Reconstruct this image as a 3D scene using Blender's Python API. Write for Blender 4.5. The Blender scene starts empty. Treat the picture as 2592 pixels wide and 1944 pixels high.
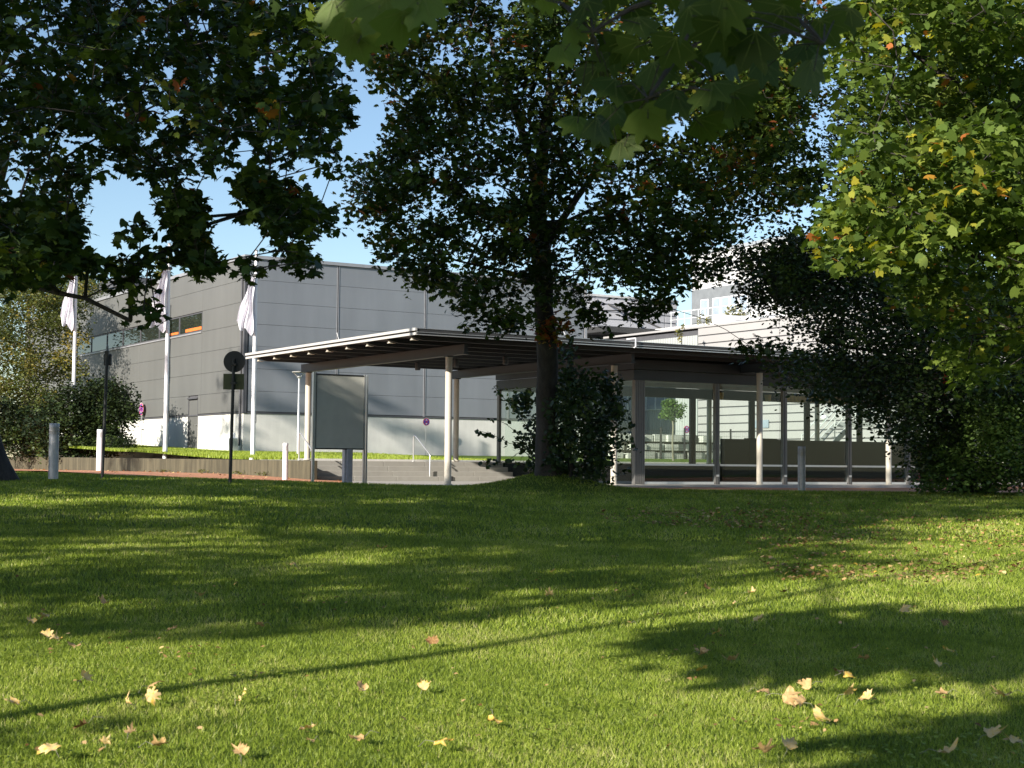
import bpy, math, random
import numpy as np
from mathutils import Vector, Matrix

rng = np.random.default_rng(7)
random.seed(7)
scene = bpy.context.scene
rad = math.radians

# ------------------------------------------------------------------ camera
EYE = 0.56
FPX, PITCH, ROLL, TH = 3816.13, rad(3.02624), rad(0.51641), rad(31.79483)
cp, sp, cr, sr = math.cos(PITCH), math.sin(PITCH), math.cos(ROLL), math.sin(ROLL)
c_fw = np.array([0, cp, sp]); c_up = np.array([0, -sp, cp]); c_rt = np.array([1.0, 0, 0])
c_r = cr * c_rt + sr * c_up; c_u = -sr * c_rt + cr * c_up
cam_data = bpy.data.cameras.new('camera'); cam = bpy.data.objects.new('camera', cam_data)
scene.collection.objects.link(cam)
m = Matrix(((c_r[0], c_u[0], -c_fw[0], 0), (c_r[1], c_u[1], -c_fw[1], 0), (c_r[2], c_u[2], -c_fw[2], EYE), (0, 0, 0, 1)))
cam.matrix_world = m
cam_data.sensor_width = 36.0; cam_data.lens = FPX / 2592 * 36
cam_data.clip_start = 0.1; cam_data.clip_end = 2000
cam_data.dof.use_dof = True; cam_data.dof.focus_distance = 34; cam_data.dof.aperture_fstop = 9
scene.camera = cam

# ------------------------------------------------------------------ light
SUN_AZ, SUN_EL = rad(221), rad(22)          # clockwise from +Y, sun behind-left
sun_dir = Vector((math.sin(SUN_AZ) * math.cos(SUN_EL), math.cos(SUN_AZ) * math.cos(SUN_EL), math.sin(SUN_EL)))
world = bpy.data.worlds.new('World'); scene.world = world; world.use_nodes = True
wn = world.node_tree; wn.nodes.clear()
sky = wn.nodes.new('ShaderNodeTexSky'); sky.sky_type = 'NISHITA'; sky.sun_disc = False
sky.sun_elevation = SUN_EL; sky.sun_rotation = SUN_AZ
sky.air_density = 1.0; sky.dust_density = 0.25; sky.ozone_density = 2.2
bg = wn.nodes.new('ShaderNodeBackground'); bg.inputs['Strength'].default_value = 0.08
wo = wn.nodes.new('ShaderNodeOutputWorld')
wn.links.new(sky.outputs[0], bg.inputs[0]); wn.links.new(bg.outputs[0], wo.inputs[0])
sd = bpy.data.lights.new('sun', 'SUN'); sd.energy = 4.8; sd.angle = rad(0.53); sd.color = (1.0, 0.93, 0.82)
so = bpy.data.objects.new('sun', sd); scene.collection.objects.link(so)
so.rotation_euler = sun_dir.to_track_quat('Z', 'Y').to_euler(); so.location = (-20, -20, 30)
scene.view_settings.view_transform = 'Standard'; scene.view_settings.look = 'None'
scene.view_settings.exposure = 1.08; scene.view_settings.gamma = 1
scene.cycles.max_bounces = 8; scene.cycles.transparent_max_bounces = 16
scene.cycles.diffuse_bounces = 3

# ------------------------------------------------------------------ helpers
def at(x, y, D):
    """world point at photograph position (x, y) and distance D along +Y"""
    d = c_r * (x - 1296) - c_u * (y - 972) + c_fw * FPX
    d = d / d[1] * D
    return np.array([d[0], D, EYE + d[2]])

O = np.array([-1.5965, 38.0])
Rv = np.array([math.cos(TH), math.sin(TH)]); Lv = np.array([-math.sin(TH), math.cos(TH)])
def W(u, w, z=0.0):
    p = O + u * Rv + w * Lv
    return np.array([p[0], p[1], z])

col = scene.collection
def tag(o, label=None, cat=None, group=None, kind=None):
    if label: o['label'] = label
    if cat: o['category'] = cat
    if group: o['group'] = group
    if kind: o['kind'] = kind
    return o
def empty(name, loc, rz=0, label=None, cat=None, group=None):
    o = bpy.data.objects.new(name, None); col.objects.link(o)
    o.location = tuple(float(v) for v in loc); o.rotation_euler = (0, 0, rz); o.empty_display_size = 0.3
    return tag(o, label, cat, group)
def copy_tree(o, parent=None):
    c = o.copy(); col.objects.link(c)
    if parent: c.parent = parent
    for ch in list(o.children): copy_tree(ch, c)
    return c

def link_mesh(name, me, mat, parent=None, smooth=False):
    o = bpy.data.objects.new(name, me); col.objects.link(o)
    if mat: me.materials.append(mat)
    if parent: o.parent = parent
    if smooth: me.polygons.foreach_set('use_smooth', [True] * len(me.polygons))
    return o

class MB:
    def __init__(s): s.v = []; s.f = []
    def add(s, vs, fs):
        b = len(s.v); s.v += [tuple(map(float, p)) for p in vs]; s.f += [tuple(b + i for i in f) for f in fs]; return s
    def box(s, x0, x1, y0, y1, z0, z1):
        return s.add([(x0, y0, z0), (x1, y0, z0), (x1, y1, z0), (x0, y1, z0), (x0, y0, z1), (x1, y0, z1), (x1, y1, z1), (x0, y1, z1)],
                     [(0, 3, 2, 1), (4, 5, 6, 7), (0, 1, 5, 4), (1, 2, 6, 5), (2, 3, 7, 6), (3, 0, 4, 7)])
    def tube(s, pts, rr, n=10, cap=True):
        pts = [Vector(tuple(map(float, p))) for p in pts]
        if not hasattr(rr, '__len__'): rr = [rr] * len(pts)
        b = len(s.v); vs = []; fs = []
        ref = None
        for i, p in enumerate(pts):
            d = (pts[min(i + 1, len(pts) - 1)] - pts[max(i - 1, 0)]).normalized()
            if ref is None: ref = Vector((0, 0, 1)).cross(d) if abs(d.z) < 0.9 else Vector((1, 0, 0)).cross(d)
            a = (ref - d * ref.dot(d)).normalized(); ref = a; c = d.cross(a)
            for k in range(n):
                t = 2 * math.pi * k / n; vs.append(p + (a * math.cos(t) + c * math.sin(t)) * rr[i])
        for i in range(len(pts) - 1):
            for k in range(n):
                fs.append((i * n + k, i * n + (k + 1) % n, (i + 1) * n + (k + 1) % n, (i + 1) * n + k))
        if cap:
            fs.append(tuple(range(n))[::-1]); fs.append(tuple((len(pts) - 1) * n + k for k in range(n)))
        return s.add(vs, fs)
    def lathe(s, prof, c=(0, 0), n=20):
        vs = []; fs = []
        for r, z in prof:
            for k in range(n):
                t = 2 * math.pi * k / n; vs.append((c[0] + r * math.cos(t), c[1] + r * math.sin(t), z))
        for i in range(len(prof) - 1):
            for k in range(n): fs.append((i * n + k, i * n + (k + 1) % n, (i + 1) * n + (k + 1) % n, (i + 1) * n + k))
        fs.append(tuple(range(n))[::-1]); fs.append(tuple((len(prof) - 1) * n + k for k in range(n)))
        return s.add(vs, fs)
    def prism(s, poly, a0, a1, axis='x'):
        n = len(poly); vs = []
        for a in (a0, a1):
            for p, q in poly:
                vs.append({'x': (a, p, q), 'y': (p, a, q), 'z': (p, q, a)}[axis])
        return s.add(vs, [tuple(range(n))[::-1], tuple(range(n, 2 * n))] + [(i, (i + 1) % n, n + (i + 1) % n, n + i) for i in range(n)])
    def build(s, name, mat, parent=None, smooth=False, bevel=0):
        me = bpy.data.meshes.new(name); me.from_pydata(s.v, [], s.f); me.update()
        o = link_mesh(name, me, mat, parent, False)
        if smooth:
            me.polygons.foreach_set('use_smooth', [True] * len(me.polygons))
            try: me.set_sharp_from_angle(angle=rad(40))
            except Exception: pass
        if bevel:
            b = o.modifiers.new('bevel', 'BEVEL'); b.width = bevel; b.segments = 2; b.limit_method = 'ANGLE'
        return o

def np_mesh(name, V, sizes, mat, parent=None, tint=None, smooth=False):
    """V (N,3); consecutive vertices form polygons of the given sizes"""
    V = np.asarray(V, dtype=np.float32); sizes = np.asarray(sizes, dtype=np.int32)
    me = bpy.data.meshes.new(name)
    me.vertices.add(len(V)); me.vertices.foreach_set('co', V.ravel())
    me.loops.add(len(V)); me.loops.foreach_set('vertex_index', np.arange(len(V), dtype=np.int32))
    me.polygons.add(len(sizes))
    st = np.concatenate([[0], np.cumsum(sizes)[:-1]]).astype(np.int32)
    me.polygons.foreach_set('loop_start', st)
    me.update(calc_edges=True)
    if tint is not None:
        a = me.attributes.new('tint', 'FLOAT', 'FACE'); a.data.foreach_set('value', np.asarray(tint, dtype=np.float32))
    return link_mesh(name, me, mat, parent, smooth)

# ------------------------------------------------------------------ materials
class NT:
    def __init__(s, name):
        s.m = bpy.data.materials.new(name); s.m.use_nodes = True; s.t = s.m.node_tree; s.t.nodes.clear()
        s.out = s.t.nodes.new('ShaderNodeOutputMaterial')
    def n(s, typ, **kw):
        nd = s.t.nodes.new(typ)
        for k, v in kw.items():
            if k in nd.inputs: nd.inputs[k].default_value = v
            else: setattr(nd, k, v)
        return nd
    def l(s, a, b): s.t.links.new(a, b)
    def ramp(s, fac, stops):
        r = s.t.nodes.new('ShaderNodeValToRGB'); e = r.color_ramp.elements
        while len(e) < len(stops): e.new(0.5)
        for i, (p, c) in enumerate(stops): e[i].position = p; e[i].color = (*c, 1) if len(c) == 3 else c
        s.l(fac, r.inputs[0]); return r.outputs[0]
    def noise(s, scale, detail=4, rough=0.6, vec=None, stretch=None):
        nd = s.n('ShaderNodeTexNoise'); nd.inputs['Scale'].default_value = scale; nd.inputs['Detail'].default_value = detail; nd.inputs['Roughness'].default_value = rough
        if vec is None: vec = s.n('ShaderNodeTexCoord').outputs['Object']
        if stretch:
            mp = s.n('ShaderNodeMapping'); mp.inputs['Scale'].default_value = stretch; s.l(vec, mp.inputs[0]); vec = mp.outputs[0]
        s.l(vec, nd.inputs['Vector']); return nd.outputs['Fac']
    def mix(s, fac, a, b, mode='MIX'):
        nd = s.n('ShaderNodeMix', data_type='RGBA', blend_type=mode)
        if isinstance(fac, (int, float)): nd.inputs[0].default_value = fac
        else: s.l(fac, nd.inputs[0])
        for i, v in ((6, a), (7, b)):
            if isinstance(v, tuple): nd.inputs[i].default_value = (*v, 1) if len(v) == 3 else v
            else: s.l(v, nd.inputs[i])
        return nd.outputs[2]

NOP=0
def simple(name, c, rough=0.6, metal=0.0, var=0.12, scale=3.0, bump=0.0, bscale=40, stretch=None):
    t = NT(name); p = t.n('ShaderNodeBsdfPrincipled'); p.inputs['Roughness'].default_value = rough; p.inputs['Metallic'].default_value = metal
    f = t.noise(scale, 5, stretch=stretch)
    c0 = tuple(v * (1 - var) for v in c); c1 = tuple(min(1, v * (1 + var)) for v in c)
    t.l(t.ramp(f, [(0.3, c0), (0.7, c1)]), p.inputs['Base Color'])
    if bump:
        b = t.n('ShaderNodeBump'); b.inputs['Strength'].default_value = bump; b.inputs['Distance'].default_value = 0.02
        t.l(t.noise(bscale, 4), b.inputs['Height']); t.l(b.outputs[0], p.inputs['Normal'])
    t.l(p.outputs[0], t.out.inputs[0]); return t.m

def leaf_mat(name, stops, trans=0.35, rough=0.45, spec=0.35, tmul=(1.1, 1.15, 0.45)):
    t = NT(name)
    a = t.n('ShaderNodeAttribute'); a.attribute_name = 'tint'
    c = t.ramp(a.outputs['Fac'], stops)
    p = t.n('ShaderNodeBsdfPrincipled'); p.inputs['Roughness'].default_value = rough; p.inputs['Specular IOR Level'].default_value = spec
    t.l(c, p.inputs['Base Color'])
    tr = t.n('ShaderNodeBsdfTranslucent'); t.l(t.mix(1.0, c, tmul, 'MULTIPLY'), tr.inputs[0])
    mx = t.n('ShaderNodeMixShader'); mx.inputs[0].default_value = trans
    t.l(p.outputs[0], mx.inputs[1]); t.l(tr.outputs[0], mx.inputs[2]); t.l(mx.outputs[0], t.out.inputs[0])
    return t.m

def cladding(name, c, metal=0.35, rough=0.42):
    t = NT(name); p = t.n('ShaderNodeBsdfPrincipled'); p.inputs['Metallic'].default_value = metal; p.inputs['Roughness'].default_value = rough
    f = t.noise(0.35, 3); f2 = t.noise(1.2, 6, stretch=(1, 1, 0.15))
    a = t.ramp(f, [(0.3, tuple(v * 0.93 for v in c)), (0.7, tuple(v * 1.06 for v in c))])
    t.l(t.mix(0.35, a, t.ramp(f2, [(0.35, tuple(v * 0.76 for v in c)), (0.7, tuple(v * 1.12 for v in c))])), p.inputs['Base Color'])
    # fine horizontal micro ribs
    tc = t.n('ShaderNodeTexCoord'); wv = t.n('ShaderNodeTexWave', bands_direction='Z'); wv.inputs['Scale'].default_value = 9
    t.l(tc.outputs['Object'], wv.inputs['Vector'])
    b = t.n('ShaderNodeBump'); b.inputs['Strength'].default_value = 0.25; b.inputs['Distance'].default_value = 0.004
    t.l(wv.outputs['Fac'], b.inputs['Height']); t.l(b.outputs[0], p.inputs['Normal'])
    t.l(p.outputs[0], t.out.inputs[0]); return t.m

def concrete(name, c, dark=(0.5, 0.5, 0.5), streak=0.6, rough=0.85):
    t = NT(name); p = t.n('ShaderNodeBsdfPrincipled'); p.inputs['Roughness'].default_value = rough
    f = t.noise(1.1, 6); f2 = t.noise(5, 6, stretch=(1, 1, 0.12)); f3 = t.noise(60, 3)
    a = t.ramp(f, [(0.3, tuple(v * 0.86 for v in c)), (0.7, tuple(v * 1.08 for v in c))])
    s_ = t.ramp(f2, [(0.40, tuple(v * d for v, d in zip(c, dark))), (0.62, c)])
    a = t.mix(streak, a, s_); a = t.mix(0.25, a, t.ramp(f3, [(0.3, tuple(v * 0.7 for v in c)), (0.7, tuple(min(1, v * 1.2) for v in c))]))
    t.l(a, p.inputs['Base Color'])
    b = t.n('ShaderNodeBump'); b.inputs['Strength'].default_value = 0.3; b.inputs['Distance'].default_value = 0.01
    t.l(f3, b.inputs['Height']); t.l(b.outputs[0], p.inputs['Normal']); t.l(p.outputs[0], t.out.inputs[0]); return t.m

def glass_mat(name, tint=(0.925, 0.955, 0.94), refl=0.016):
    t = NT(name); tr = t.n('ShaderNodeBsdfTransparent'); tr.inputs[0].default_value = (*tint, 1)
    g = t.n('ShaderNodeBsdfGlossy'); g.inputs['Roughness'].default_value = 0.015; g.inputs[0].default_value = (0.9, 0.95, 0.95, 1)
    lw = t.n('ShaderNodeLayerWeight'); lw.inputs[0].default_value = 0.5
    fr = t.n('ShaderNodeMath', operation='POWER'); fr.inputs[1].default_value = 4.0; t.l(lw.outputs['Facing'], fr.inputs[0])
    mr = t.n('ShaderNodeMath', operation='MULTIPLY_ADD'); mr.inputs[1].default_value = 0.45; mr.inputs[2].default_value = refl; mr.use_clamp = True; t.l(fr.outputs[0], mr.inputs[0])
    mx = t.n('ShaderNodeMixShader'); t.l(mr.outputs[0], mx.inputs[0]); t.l(tr.outputs[0], mx.inputs[1]); t.l(g.outputs[0], mx.inputs[2])
    t.l(mx.outputs[0], t.out.inputs[0]); return t.m

M = {}
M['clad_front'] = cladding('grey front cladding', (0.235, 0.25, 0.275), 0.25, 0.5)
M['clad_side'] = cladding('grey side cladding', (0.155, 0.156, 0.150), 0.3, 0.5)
M['trim'] = simple('dark grey trim', (0.10, 0.10, 0.11), 0.5, 0.3)
M['trim_light'] = simple('light grey trim', (0.35, 0.35, 0.37), 0.4, 0.4)
M['seam'] = simple('seam', (0.07, 0.07, 0.078), 0.8)
M['plinth'] = concrete('pale concrete', (0.66, 0.65, 0.61), (0.82, 0.82, 0.82), 0.4)
M['wallc'] = concrete('weathered concrete', (0.095, 0.083, 0.050), (0.35, 0.36, 0.34), 0.95)
M['paving'] = concrete('plaza paving', (0.40, 0.38, 0.35), (0.85, 0.85, 0.85), 0.3)
M['step'] = concrete('step concrete', (0.34, 0.325, 0.295), (0.8, 0.8, 0.8), 0.35)
M['red_path'] = simple('red gravel', (0.55, 0.245, 0.125), 0.95, 0, 0.25, 6, 0.5, 80)
M['cream'] = simple('cream painted steel', (0.50, 0.465, 0.395), 0.45, 0, 0.05, 2)
M['beam'] = simple('grey painted steel', (0.044, 0.057, 0.070), 0.55, 0, 0.08, 1.5)
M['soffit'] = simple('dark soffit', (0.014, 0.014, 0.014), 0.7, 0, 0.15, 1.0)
M['purlin'] = simple('purlin', (0.048, 0.055, 0.064), 0.6)
M['alu'] = simple('brushed aluminium', (0.62, 0.62, 0.62), 0.32, 0.7, 0.06, 6)
M['alu_white'] = simple('pale fascia aluminium', (0.46, 0.455, 0.44), 0.4, 0.15, 0.04, 6)
M['frame'] = simple('window frame', (0.15, 0.145, 0.14), 0.4, 0.35, 0.06, 6)
M['darkframe'] = simple('dark frame', (0.045, 0.045, 0.045), 0.5, 0.2)
M['white'] = simple('white paint', (0.80, 0.80, 0.82), 0.35, 0, 0.04, 3)
M['flag'] = simple('white cloth', (0.66, 0.65, 0.70), 0.8, 0, 0.05, 4)
M['black'] = simple('black coated steel', (0.030, 0.030, 0.030), 0.5, 0.2)
M['signback'] = simple('grey sign back', (0.05, 0.05, 0.052), 0.5, 0.4)
M['olive'] = simple('olive sign back', (0.085, 0.09, 0.04), 0.6, 0.2)
M['board'] = simple('board panel', (0.52, 0.51, 0.45), 0.6, 0.0, 0.08, 3)
M['bollard'] = simple('bollard enamel', (0.42, 0.42, 0.46), 0.4, 0.2, 0.15, 12)  # shaded copy of the white enamel, tree shade put into the grey
M['bollard_w'] = simple('white bollard enamel', (0.78, 0.77, 0.80), 0.4, 0.1, 0.08, 12)
M['slot'] = simple('lamp slot', (0.35, 0.30, 0.22), 0.5)
M['glass'] = glass_mat('hall glass')
M['wglass'] = NT('window glass').m
t_ = M['wglass'].node_tree; _p = t_.nodes.new('ShaderNodeBsdfPrincipled'); _p.inputs['Base Color'].default_value = (0.02, 0.025, 0.02, 1); _p.inputs['Roughness'].default_value = 0.03; _p.inputs['Specular IOR Level'].default_value = 1.0; _p.inputs['IOR'].default_value = 1.9
t_.links.new(_p.outputs[0], [n for n in t_.nodes if n.type == 'OUTPUT_MATERIAL'][0].inputs[0])
M['orange'] = simple('orange', (0.65, 0.16, 0.03), 0.6)
M['red'] = simple('sign red', (0.55, 0.03, 0.06), 0.4, 0, 0.05)
M['blue'] = simple('sign blue', (0.08, 0.06, 0.35), 0.4, 0, 0.05)
M['redpost'] = simple('red post', (0.5, 0.07, 0.05), 0.5)
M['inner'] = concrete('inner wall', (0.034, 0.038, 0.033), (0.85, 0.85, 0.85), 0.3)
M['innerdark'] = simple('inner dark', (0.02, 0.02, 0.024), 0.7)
M['towerwall'] = simple('white tower render', (0.47, 0.47, 0.47), 0.5, 0, 0.03, 0.6)
M['whitewall'] = simple('white cladding', (0.33, 0.32, 0.32), 0.5, 0, 0.03, 0.6)
M['louvre'] = simple('light grey louvre', (0.47, 0.47, 0.50), 0.5, 0.1, 0.05, 1)
M['ribbed'] = simple('white ribbed sheet', (0.36, 0.38, 0.37), 0.5, 0, 0.04, 1)
M['bark'] = simple('bark', (0.040, 0.034, 0.030), 0.95, 0, 0.45, 9, 0.9, 22, (1, 1, 0.25))
M['bark_pale'] = simple('pale bark', (0.16, 0.15, 0.11), 0.95, 0, 0.35, 12, 0.8, 22, (1, 1, 0.25))
M['stone'] = concrete('pale stone block', (0.50, 0.50, 0.45), (0.8, 0.8, 0.8), 0.4)
M['earth'] = simple('earth', (0.07, 0.055, 0.035), 0.95, 0, 0.3, 2)
M['steel_stair'] = simple('galvanised steel', (0.75, 0.78, 0.76), 0.4, 0.3)
M['blind'] = simple('yellow bracket tone', (0.75, 0.60, 0.25), 0.6)  # even pale yellow for the rear brackets
M['frosted'] = simple('bluish window', (0.25, 0.30, 0.36), 0.2)

G_DK = [(0.0, (0.017, 0.034, 0.008)), (0.45, (0.038, 0.068, 0.013)), (0.74, (0.075, 0.118, 0.020)), (0.86, (0.15, 0.20, 0.03)), (0.94, (0.22, 0.22, 0.035)), (0.985, (0.34, 0.20, 0.03)), (1.0, (0.32, 0.09, 0.03))]
M['leaf_left'] = leaf_mat('left maple leaves', G_DK, 0.28)
M['leaf_mid'] = leaf_mat('middle maple leaves', G_DK, 0.28)
M['leaf_right'] = leaf_mat('bright maple leaves', [(0.0, (0.050, 0.088, 0.018)), (0.5, (0.115, 0.175, 0.032)), (0.85, (0.23, 0.28, 0.052)), (0.95, (0.52, 0.42, 0.035)), (1.0, (0.45, 0.15, 0.04))], 0.42)
M['leaf_dark'] = leaf_mat('dark leaves', [(0.0, (0.015, 0.027, 0.009)), (0.6, (0.042, 0.068, 0.018)), (1.0, (0.10, 0.14, 0.03))], 0.22, 0.4, 0.35)
M['leaf_shade'] = leaf_mat('shade-darkened bush leaves', [(0.0, (0.008, 0.015, 0.006)), (0.6, (0.020, 0.034, 0.010)), (1.0, (0.07, 0.10, 0.022))], 0.12, 0.5, 0.2)  # the bush's shade is put into this near-black leaf colour
M['leaf_hazel'] = leaf_mat('rounded shrub leaves', [(0.0, (0.022, 0.042, 0.016)), (0.7, (0.055, 0.09, 0.03)), (1.0, (0.16, 0.21, 0.06))], 0.3)
M['leaf_olive'] = leaf_mat('olive leaves', [(0.0, (0.05, 0.07, 0.02)), (0.6, (0.11, 0.13, 0.035)), (1.0, (0.26, 0.20, 0.04))], 0.35)
M['leaf_ball'] = leaf_mat('round tree leaves', [(0.0, (0.05, 0.10, 0.02)), (1.0, (0.14, 0.22, 0.05))], 0.3)
M['grass'] = leaf_mat('grass blades', [(0.0, (0.11, 0.16, 0.018)), (0.5, (0.255, 0.335, 0.036)), (0.85, (0.40, 0.46, 0.08)), (1.0, (0.46, 0.43, 0.18))], 0.35, 0.45, 0.3, (1.1, 1.1, 0.4))
M['dead'] = leaf_mat('dead leaves', [(0.0, (0.17, 0.085, 0.03)), (0.5, (0.48, 0.30, 0.13)), (0.85, (0.66, 0.49, 0.24)), (1.0, (0.66, 0.42, 0.07))], 0.15, 0.6, 0.2, (1, 0.8, 0.5))

def lawn_mat():
    t = NT('lawn soil and turf'); p = t.n('ShaderNodeBsdfPrincipled'); p.inputs['Roughness'].default_value = 0.9; p.inputs['Specular IOR Level'].default_value = 0.1
    f = t.noise(0.5, 5); f2 = t.noise(7, 6); f3 = t.noise(55, 5, 0.7); f4 = t.noise(2.2, 5)
    a = t.ramp(f, [(0.3, (0.13, 0.185, 0.028)), (0.7, (0.19, 0.255, 0.040))])
    a = t.mix(0.45, a, t.ramp(f2, [(0.3, (0.05, 0.09, 0.012)), (0.7, (0.13, 0.19, 0.035))]))
    a = t.mix(0.55, a, t.ramp(f3, [(0.3, (0.03, 0.06, 0.008)), (0.55, (0.10, 0.17, 0.025)), (0.75, (0.20, 0.27, 0.06))]))
    a = t.mix(t.ramp(f4, [(0.58, (0, 0, 0)), (0.75, (0.35, 0.35, 0.35))]), a, (0.17, 0.17, 0.06))
    t.l(a, p.inputs['Base Color'])
    b = t.n('ShaderNodeBump'); b.inputs['Strength'].default_value = 1.0; b.inputs['Distance'].default_value = 0.05
    t.l(f3, b.inputs['Height']); t.l(b.outputs[0], p.inputs['Normal']); t.l(p.outputs[0], t.out.inputs[0]); return t.m
M['lawn'] = lawn_mat()

# ------------------------------------------------------------------ terrain
def sstep(a, b, x):
    t = np.clip((x - a) / (b - a), 0, 1); return t * t * (3 - 2 * t)
_cx = [-40, -14, -9, -5.5, -1.3, 4, 10, 20, 40]; _cz = [0.42, 0.30, 0.262, 0.182, 0.085, 0.052, 0.045, 0.0, 0.0]
def path_z(x, y):
    x = np.asarray(x, float); y = np.asarray(y, float)
    k = 1 - 0.65 * np.clip((y - 35) / 20, 0, 1)
    return np.clip((-x - 4) * 0.06, 0, 0.34) * k - 0.04 * np.clip((x - 2) / 6, 0, 1)
def lawn_z(x, y):
    x = np.asarray(x, float); y = np.asarray(y, float)
    zc = np.interp(x * 30 / np.clip(y, 12, 60), _cx, _cz)
    t = y / 30.0
    z = -0.95 + (zc + 0.95) * np.minimum(t, 1.0)
    z = z + (path_z(x, y) - 0.06 - zc) * sstep(30.3, 33.6, y) * (y > 30)
    z = z + 0.30 * np.exp(-((x - 0.75) ** 2 / 1.1 + (y - 30.2) ** 2 / 1.6))
    z = z + 0.018 * np.sin(x * 1.3 + 0.5 * y) * np.sin(y * 0.9 - 0.4 * x) * np.clip((30 - y) / 10, 0, 1)
    return z
def grid(name, xs, ys, fz, mat, label=None, frame=None):
    X, Y = np.meshgrid(xs, ys); Z = fz(X, Y)
    if frame: P = [tuple(W(a, b, c)) for a, b, c in zip(X.ravel(), Y.ravel(), Z.ravel())]
    else: P = list(zip(X.ravel().tolist(), Y.ravel().tolist(), Z.ravel().tolist()))
    nx, ny = len(xs), len(ys)
    F = [(j * nx + i, j * nx + i + 1, (j + 1) * nx + i + 1, (j + 1) * nx + i) for j in range(ny - 1) for i in range(nx - 1)]
    me = bpy.data.meshes.new(name); me.from_pydata(P, [], F); me.update()
    o = link_mesh(name, me, mat, None, True); tag(o, label, kind='structure'); return o

grid('ground', np.linspace(-700, 700, 15), np.linspace(-700, 900, 17), lambda X, Y: X * 0 - 1.6, M['earth'], 'wide flat ground under the whole park')
grid('lawn', np.concatenate([np.linspace(-60, -16, 23), np.linspace(-15, 18, 133), np.linspace(19, 60, 22)]),
     np.concatenate([np.linspace(-40, 2, 22), np.linspace(2.5, 33.6, 145)]), lawn_z, M['lawn'], 'green park lawn rising gently towards the entrance pavilion')
grid('path', np.linspace(-45, 45, 91), np.linspace(32.2, 80, 97), lambda X, Y: path_z(X, Y) - 0.02, M['red_path'], 'reddish gravel path along the concrete retaining wall')
def slab_uw(name, u0, u1, w0, w1, z0, z1, mat, label, kind='structure'):
    o = MB().box(u0, u1, w0, w1, z0, z1).build(name, mat); o.location = (O[0], O[1], 0); o.rotation_euler = (0, 0, TH)
    return tag(o, label, kind=kind)
slab_uw('plaza', -0.88, 6.45, -1.3, 6.94, -0.3, 0.012, M['paving'], 'pale concrete plaza at the foot of the steps')
slab_uw('pavement', 6.46, 19.2, -0.55, 0.82, -0.3, 0.014, M['paving'], 'pale paved strip in front of the glass hall')
slab_uw('hall_floor', 6.46, 26, 0.83, 8.2, -0.3, 0.018, simple('dark floor tiles', (0.05, 0.05, 0.052), 0.5), 'dark grey floor inside the glass hall')
slab_uw('terrace_paving', -0.64, 40, 8.1, 11.4, -0.3, 0.60, simple('terrace gravel', (0.20, 0.15, 0.125), 0.95, 0, 0.2, 6), 'raised terrace paved with reddish grey gravel')
slab_uw('terrace_kerb', -0.64, 40, 11.4, 11.6, -0.3, 0.67, M['plinth'], 'pale kerb between the terrace and the grass')
def terr(U, Wq):
    return 0.62 + 0.28 * sstep(11.4, 25.4, Wq) + np.maximum(0, Wq - 25.4) * 0.026
grid('terrace_lawn', np.linspace(-0.66, 48, 60), np.linspace(11.6, 75, 60), terr, M['lawn'], 'raised strip of bright grass in front of the grey hall', True)
o_ = grid('terrace_bank', np.linspace(-0.66, -0.60, 2), np.linspace(8.1, 75, 40), lambda U, Wq: terr(U, Wq) - 0.01, M['lawn'], 'narrow grass edge along the top of the retaining wall', True)

# ------------------------------------------------------------------ grass blades
def blades(name, x0f, y0, y1, n, h, wd, label):
    y = y0 + (y1 - y0) * rng.random(n) ** 1.0
    half = 0.36 * y + 3.4
    x = (rng.random(n) * 2 - 1) * half
    z = lawn_z(x, y)
    a = rng.random(n) * 2 * np.pi; hh = h * (0.5 + 0.9 * rng.random(n)); lean = 1.3 * rng.random(n) * hh
    b = rng.random(n) * 2 * np.pi
    wx, wy = np.cos(a) * wd / 2, np.sin(a) * wd / 2
    V = np.zeros((n, 3, 3)); V[:, 0] = np.stack([x - wx, y - wy, z - 0.004], 1); V[:, 1] = np.stack([x + wx, y + wy, z - 0.004], 1)
    V[:, 2] = np.stack([x + np.cos(b) * lean, y + np.sin(b) * lean, z + hh], 1)
    patch = 0.48 + 0.22 * np.sin(x * 2.1 + 1.3 * y + 1.5 * np.sin(y * 1.1)) * np.sin(y * 1.7 - x + 1.2 * np.sin(x * 1.7)) + 0.14 * np.sin(x * 7 + 2 * np.sin(y * 3)) * np.sin(y * 6 + 2 * np.sin(x * 4)) + 0.10 * np.sin(x * 19 + 3 * np.sin(y * 8)) * np.sin(y * 17 + x * 3)
    hh *= np.clip(0.65 + 0.9 * patch, 0.5, 1.5)
    tint = np.clip(patch + 0.25 * rng.standard_normal(n), 0, 1)
    o = np_mesh(name, V.reshape(-1, 3), np.full(n, 3), M['grass'], tint=tint)
    return tag(o, label, 'grass', kind='stuff')
blades('grass', 0, 5.6, 10.5, 560000, 0.023, 0.0042, 'short bright mown grass nearest the camera')
blades('grass', 0, 10.5, 18, 330000, 0.030, 0.008, 'short mown grass across the middle of the lawn')
blades('grass', 0, 18, 31.8, 215000, 0.036, 0.015, 'mown grass of the far lawn up to its crest')
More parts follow.
